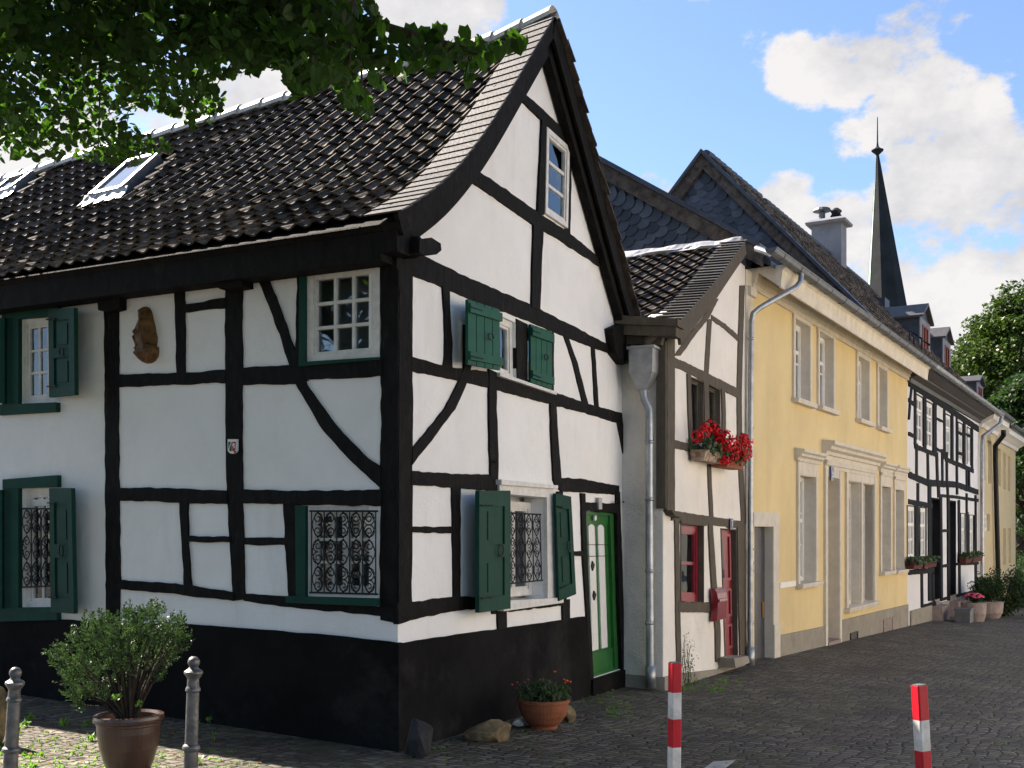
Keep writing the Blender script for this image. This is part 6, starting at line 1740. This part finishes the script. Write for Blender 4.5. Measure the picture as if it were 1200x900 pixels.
# climbing weed on the narrow house
cw = on_ground(800, 806); WP = thing('wall_plant', cw, 'thin wild plant climbing the white panel beside the downpipe', 'plant')
st = MB(); lv = Leaves()
for (x0, x1, y1) in ((803, 802, 745), (805, 806, 760), (808, 812, 772), (802, 799, 770), (806, 809, 755)):
    a = HF.px(x0, 800, .06); b = HF.px(x1, y1, .05); pts = [a.lerp(b, i/6)+Vector((U(-.015, .015), U(-.01, .01), 0)) for i in range(7)]
    st.tube(pts, [.004]*6+[.002], 4)
    for p in pts:
        for _ in range(7): lv.blade(p+rv()*.06, rv()+HF.n.to_3d(), rv(), U(.02, .045), .012)
st.build('stems', 'leaf_dark', WP); lv.build('foliage', 'leaf_dark', WP)

# ================================================================ SKY, SUN, CAMERA
sun_dir = (LF.d.to_3d()*1.05+GF.d.to_3d()*.18+Vector((0, 0, 1))).normalized()
el = math.asin(sun_dir.z); azc = math.atan2(sun_dir.x, sun_dir.y)
SKYS, SUNS, EXPO = .085, 5.0, 1.80
W = bpy.data.worlds.new('World'); scene.world = W; W.use_nodes = True
nt = W.node_tree; N = nt.nodes; L = nt.links; bg = N['Background']; bg.inputs['Strength'].default_value = SKYS
sky = N.new('ShaderNodeTexSky'); sky.sky_type = 'NISHITA'; sky.sun_disc = False; sky.sun_elevation = el; sky.sun_rotation = azc
sky.air_density = 1.0; sky.dust_density = .6; sky.ozone_density = 1.6
tc = N.new('ShaderNodeTexCoord')
nrm = N.new('ShaderNodeVectorMath'); nrm.operation = 'NORMALIZE'; L.new(tc.outputs['Generated'], nrm.inputs[0])
def math_(op, a, b=None, c=None, clamp=False):
    m = N.new('ShaderNodeMath'); m.operation = op; m.use_clamp = clamp
    for i, v in enumerate((a, b, c)):
        if v is None: continue
        if isinstance(v, (int, float)): m.inputs[i].default_value = v
        else: L.new(v, m.inputs[i])
    return m.outputs[0]
def noise_(scale, detail, rough, off):
    mp = N.new('ShaderNodeMapping'); mp.inputs['Location'].default_value = off; mp.inputs['Scale'].default_value = (1, 1, 1.5); L.new(nrm.outputs[0], mp.inputs['Vector'])
    n = N.new('ShaderNodeTexNoise'); n.inputs['Scale'].default_value = scale; n.inputs['Detail'].default_value = detail; n.inputs['Roughness'].default_value = rough; L.new(mp.outputs[0], n.inputs['Vector']); return n.outputs['Fac']
big = noise_(4.6, 10, .58, (1.3, .4, 2.2)); fine = noise_(13, 10, .62, (4.1, .2, .9)); shade = noise_(8, 8, .6, (9.1, 3.2, .4))
blobs = [  # centre pixel, angular radius in degrees, weight: where cumulus banks stand in the sky
    (940, 88, 2.5, .5), (990, 72, 2.7, .5), (1055, 62, 3.0, .5), (1085, 115, 3.3, .55), (1130, 150, 3.0, .5), (1095, 10, 2.2, .42), (1040, 160, 2.0, .3), (990, 165, 1.5, .25),
    (920, 232, 2.2, .5), (960, 268, 3.0, .5), (1000, 305, 2.6, .48), (1090, 215, 3.8, .5), (1130, 290, 4.6, .5), (1060, 350, 4.2, .5), (1185, 345, 4.4, .45), (1160, 215, 3.0, .36), (1110, 420, 4.5, .5),
    (500, 8, 3.4, .5), (560, 14, 2.4, .42), (320, 118, 3.6, .5), (380, 98, 3.0, .46), (240, 130, 3.4, .42), (20, 222, 4.4, .55), (90, 195, 3.0, .4), (770, 218, 1.6, .42), (150, 60, 4, .4),
    (-350, 150, 15, .4), (1700, 250, 16, .4), (300, -500, 14, .35), (1200, -700, 12, .35)]
tot = None
for (px, py, rad, wt) in blobs:
    d = ray(px, py).normalized(); dot = N.new('ShaderNodeVectorMath'); dot.operation = 'DOT_PRODUCT'; dot.inputs[1].default_value = d; L.new(nrm.outputs[0], dot.inputs[0])
    mr = N.new('ShaderNodeMapRange'); mr.interpolation_type = 'SMOOTHERSTEP'; mr.inputs['From Min'].default_value = math.cos(R(rad)); mr.inputs['From Max'].default_value = 1.0; mr.inputs['To Max'].default_value = wt*1.05
    L.new(dot.outputs['Value'], mr.inputs['Value'])
    tot = mr.outputs[0] if tot is None else math_('MAXIMUM', tot, mr.outputs[0])
finer = noise_(42, 6, .65, (2.2, 7.1, 3.3))
dens = math_('ADD', math_('MULTIPLY', math_('SUBTRACT', finer, .5), .55), math_('ADD', math_('ADD', tot, math_('MULTIPLY', math_('SUBTRACT', big, .5), 2.1)), math_('MULTIPLY', math_('SUBTRACT', fine, .5), 1.7)))
cm = N.new('ShaderNodeMapRange'); cm.interpolation_type = 'SMOOTHSTEP'; cm.inputs['From Min'].default_value = .17; cm.inputs['From Max'].default_value = .47; L.new(dens, cm.inputs['Value'])
cr_ = N.new('ShaderNodeValToRGB'); E = cr_.color_ramp.elements; E[0].position = .34; E[0].color = (.72, .77, .85, 1); E[1].position = .58; E[1].color = (1.02, 1.06, 1.11, 1)
L.new(math_('ADD', shade, math_('MULTIPLY', math_('SUBTRACT', fine, .5), .5)), cr_.inputs['Fac'])
CLOUD = 2.95
sc_ = N.new('ShaderNodeVectorMath'); sc_.operation = 'SCALE'; sc_.inputs['Scale'].default_value = CLOUD; L.new(cr_.outputs['Color'], sc_.inputs[0])
mx = N.new('ShaderNodeMix'); mx.data_type = 'RGBA'; L.new(math_('MULTIPLY', cm.outputs[0], .96), mx.inputs['Factor']); tn = N.new('ShaderNodeVectorMath'); tn.operation = 'MULTIPLY'; tn.inputs[1].default_value = (.63, .745, .89); L.new(sky.outputs[0], tn.inputs[0]); L.new(tn.outputs[0], mx.inputs[6]); L.new(sc_.outputs[0], mx.inputs[7]); L.new(mx.outputs[2], bg.inputs['Color'])

sl_ = bpy.data.lights.new('sun', 'SUN'); sl_.energy = SUNS; sl_.angle = R(.53); sl_.color = (1, .95, .88)
so = bpy.data.objects.new('sun', sl_); COL.objects.link(so); so.rotation_euler = sun_dir.to_track_quat('Z', 'Y').to_euler(); so.location = (0, 0, 30)
cam = bpy.data.cameras.new('camera'); cam.sensor_width = 36; cam.lens = FPX/1200*36; cam.shift_y = (HY-450)/1200; cam.clip_end = 2000; cam.clip_start = .05
co = bpy.data.objects.new('camera', cam); COL.objects.link(co); co.location = (0, 0, EYE); co.rotation_euler = (R(90), 0, 0); scene.camera = co
vs_ = scene.view_settings; vs_.view_transform = 'Standard'; vs_.look = 'None'; vs_.exposure = EXPO; vs_.gamma = 1; vs_.use_curve_mapping = False
vs_.use_white_balance = True; vs_.white_balance_temperature = 7200; vs_.white_balance_tint = 13
scene.render.engine = 'CYCLES'
scene.cycles.max_bounces = 8; scene.cycles.transparent_max_bounces = 16; scene.cycles.use_denoising = True
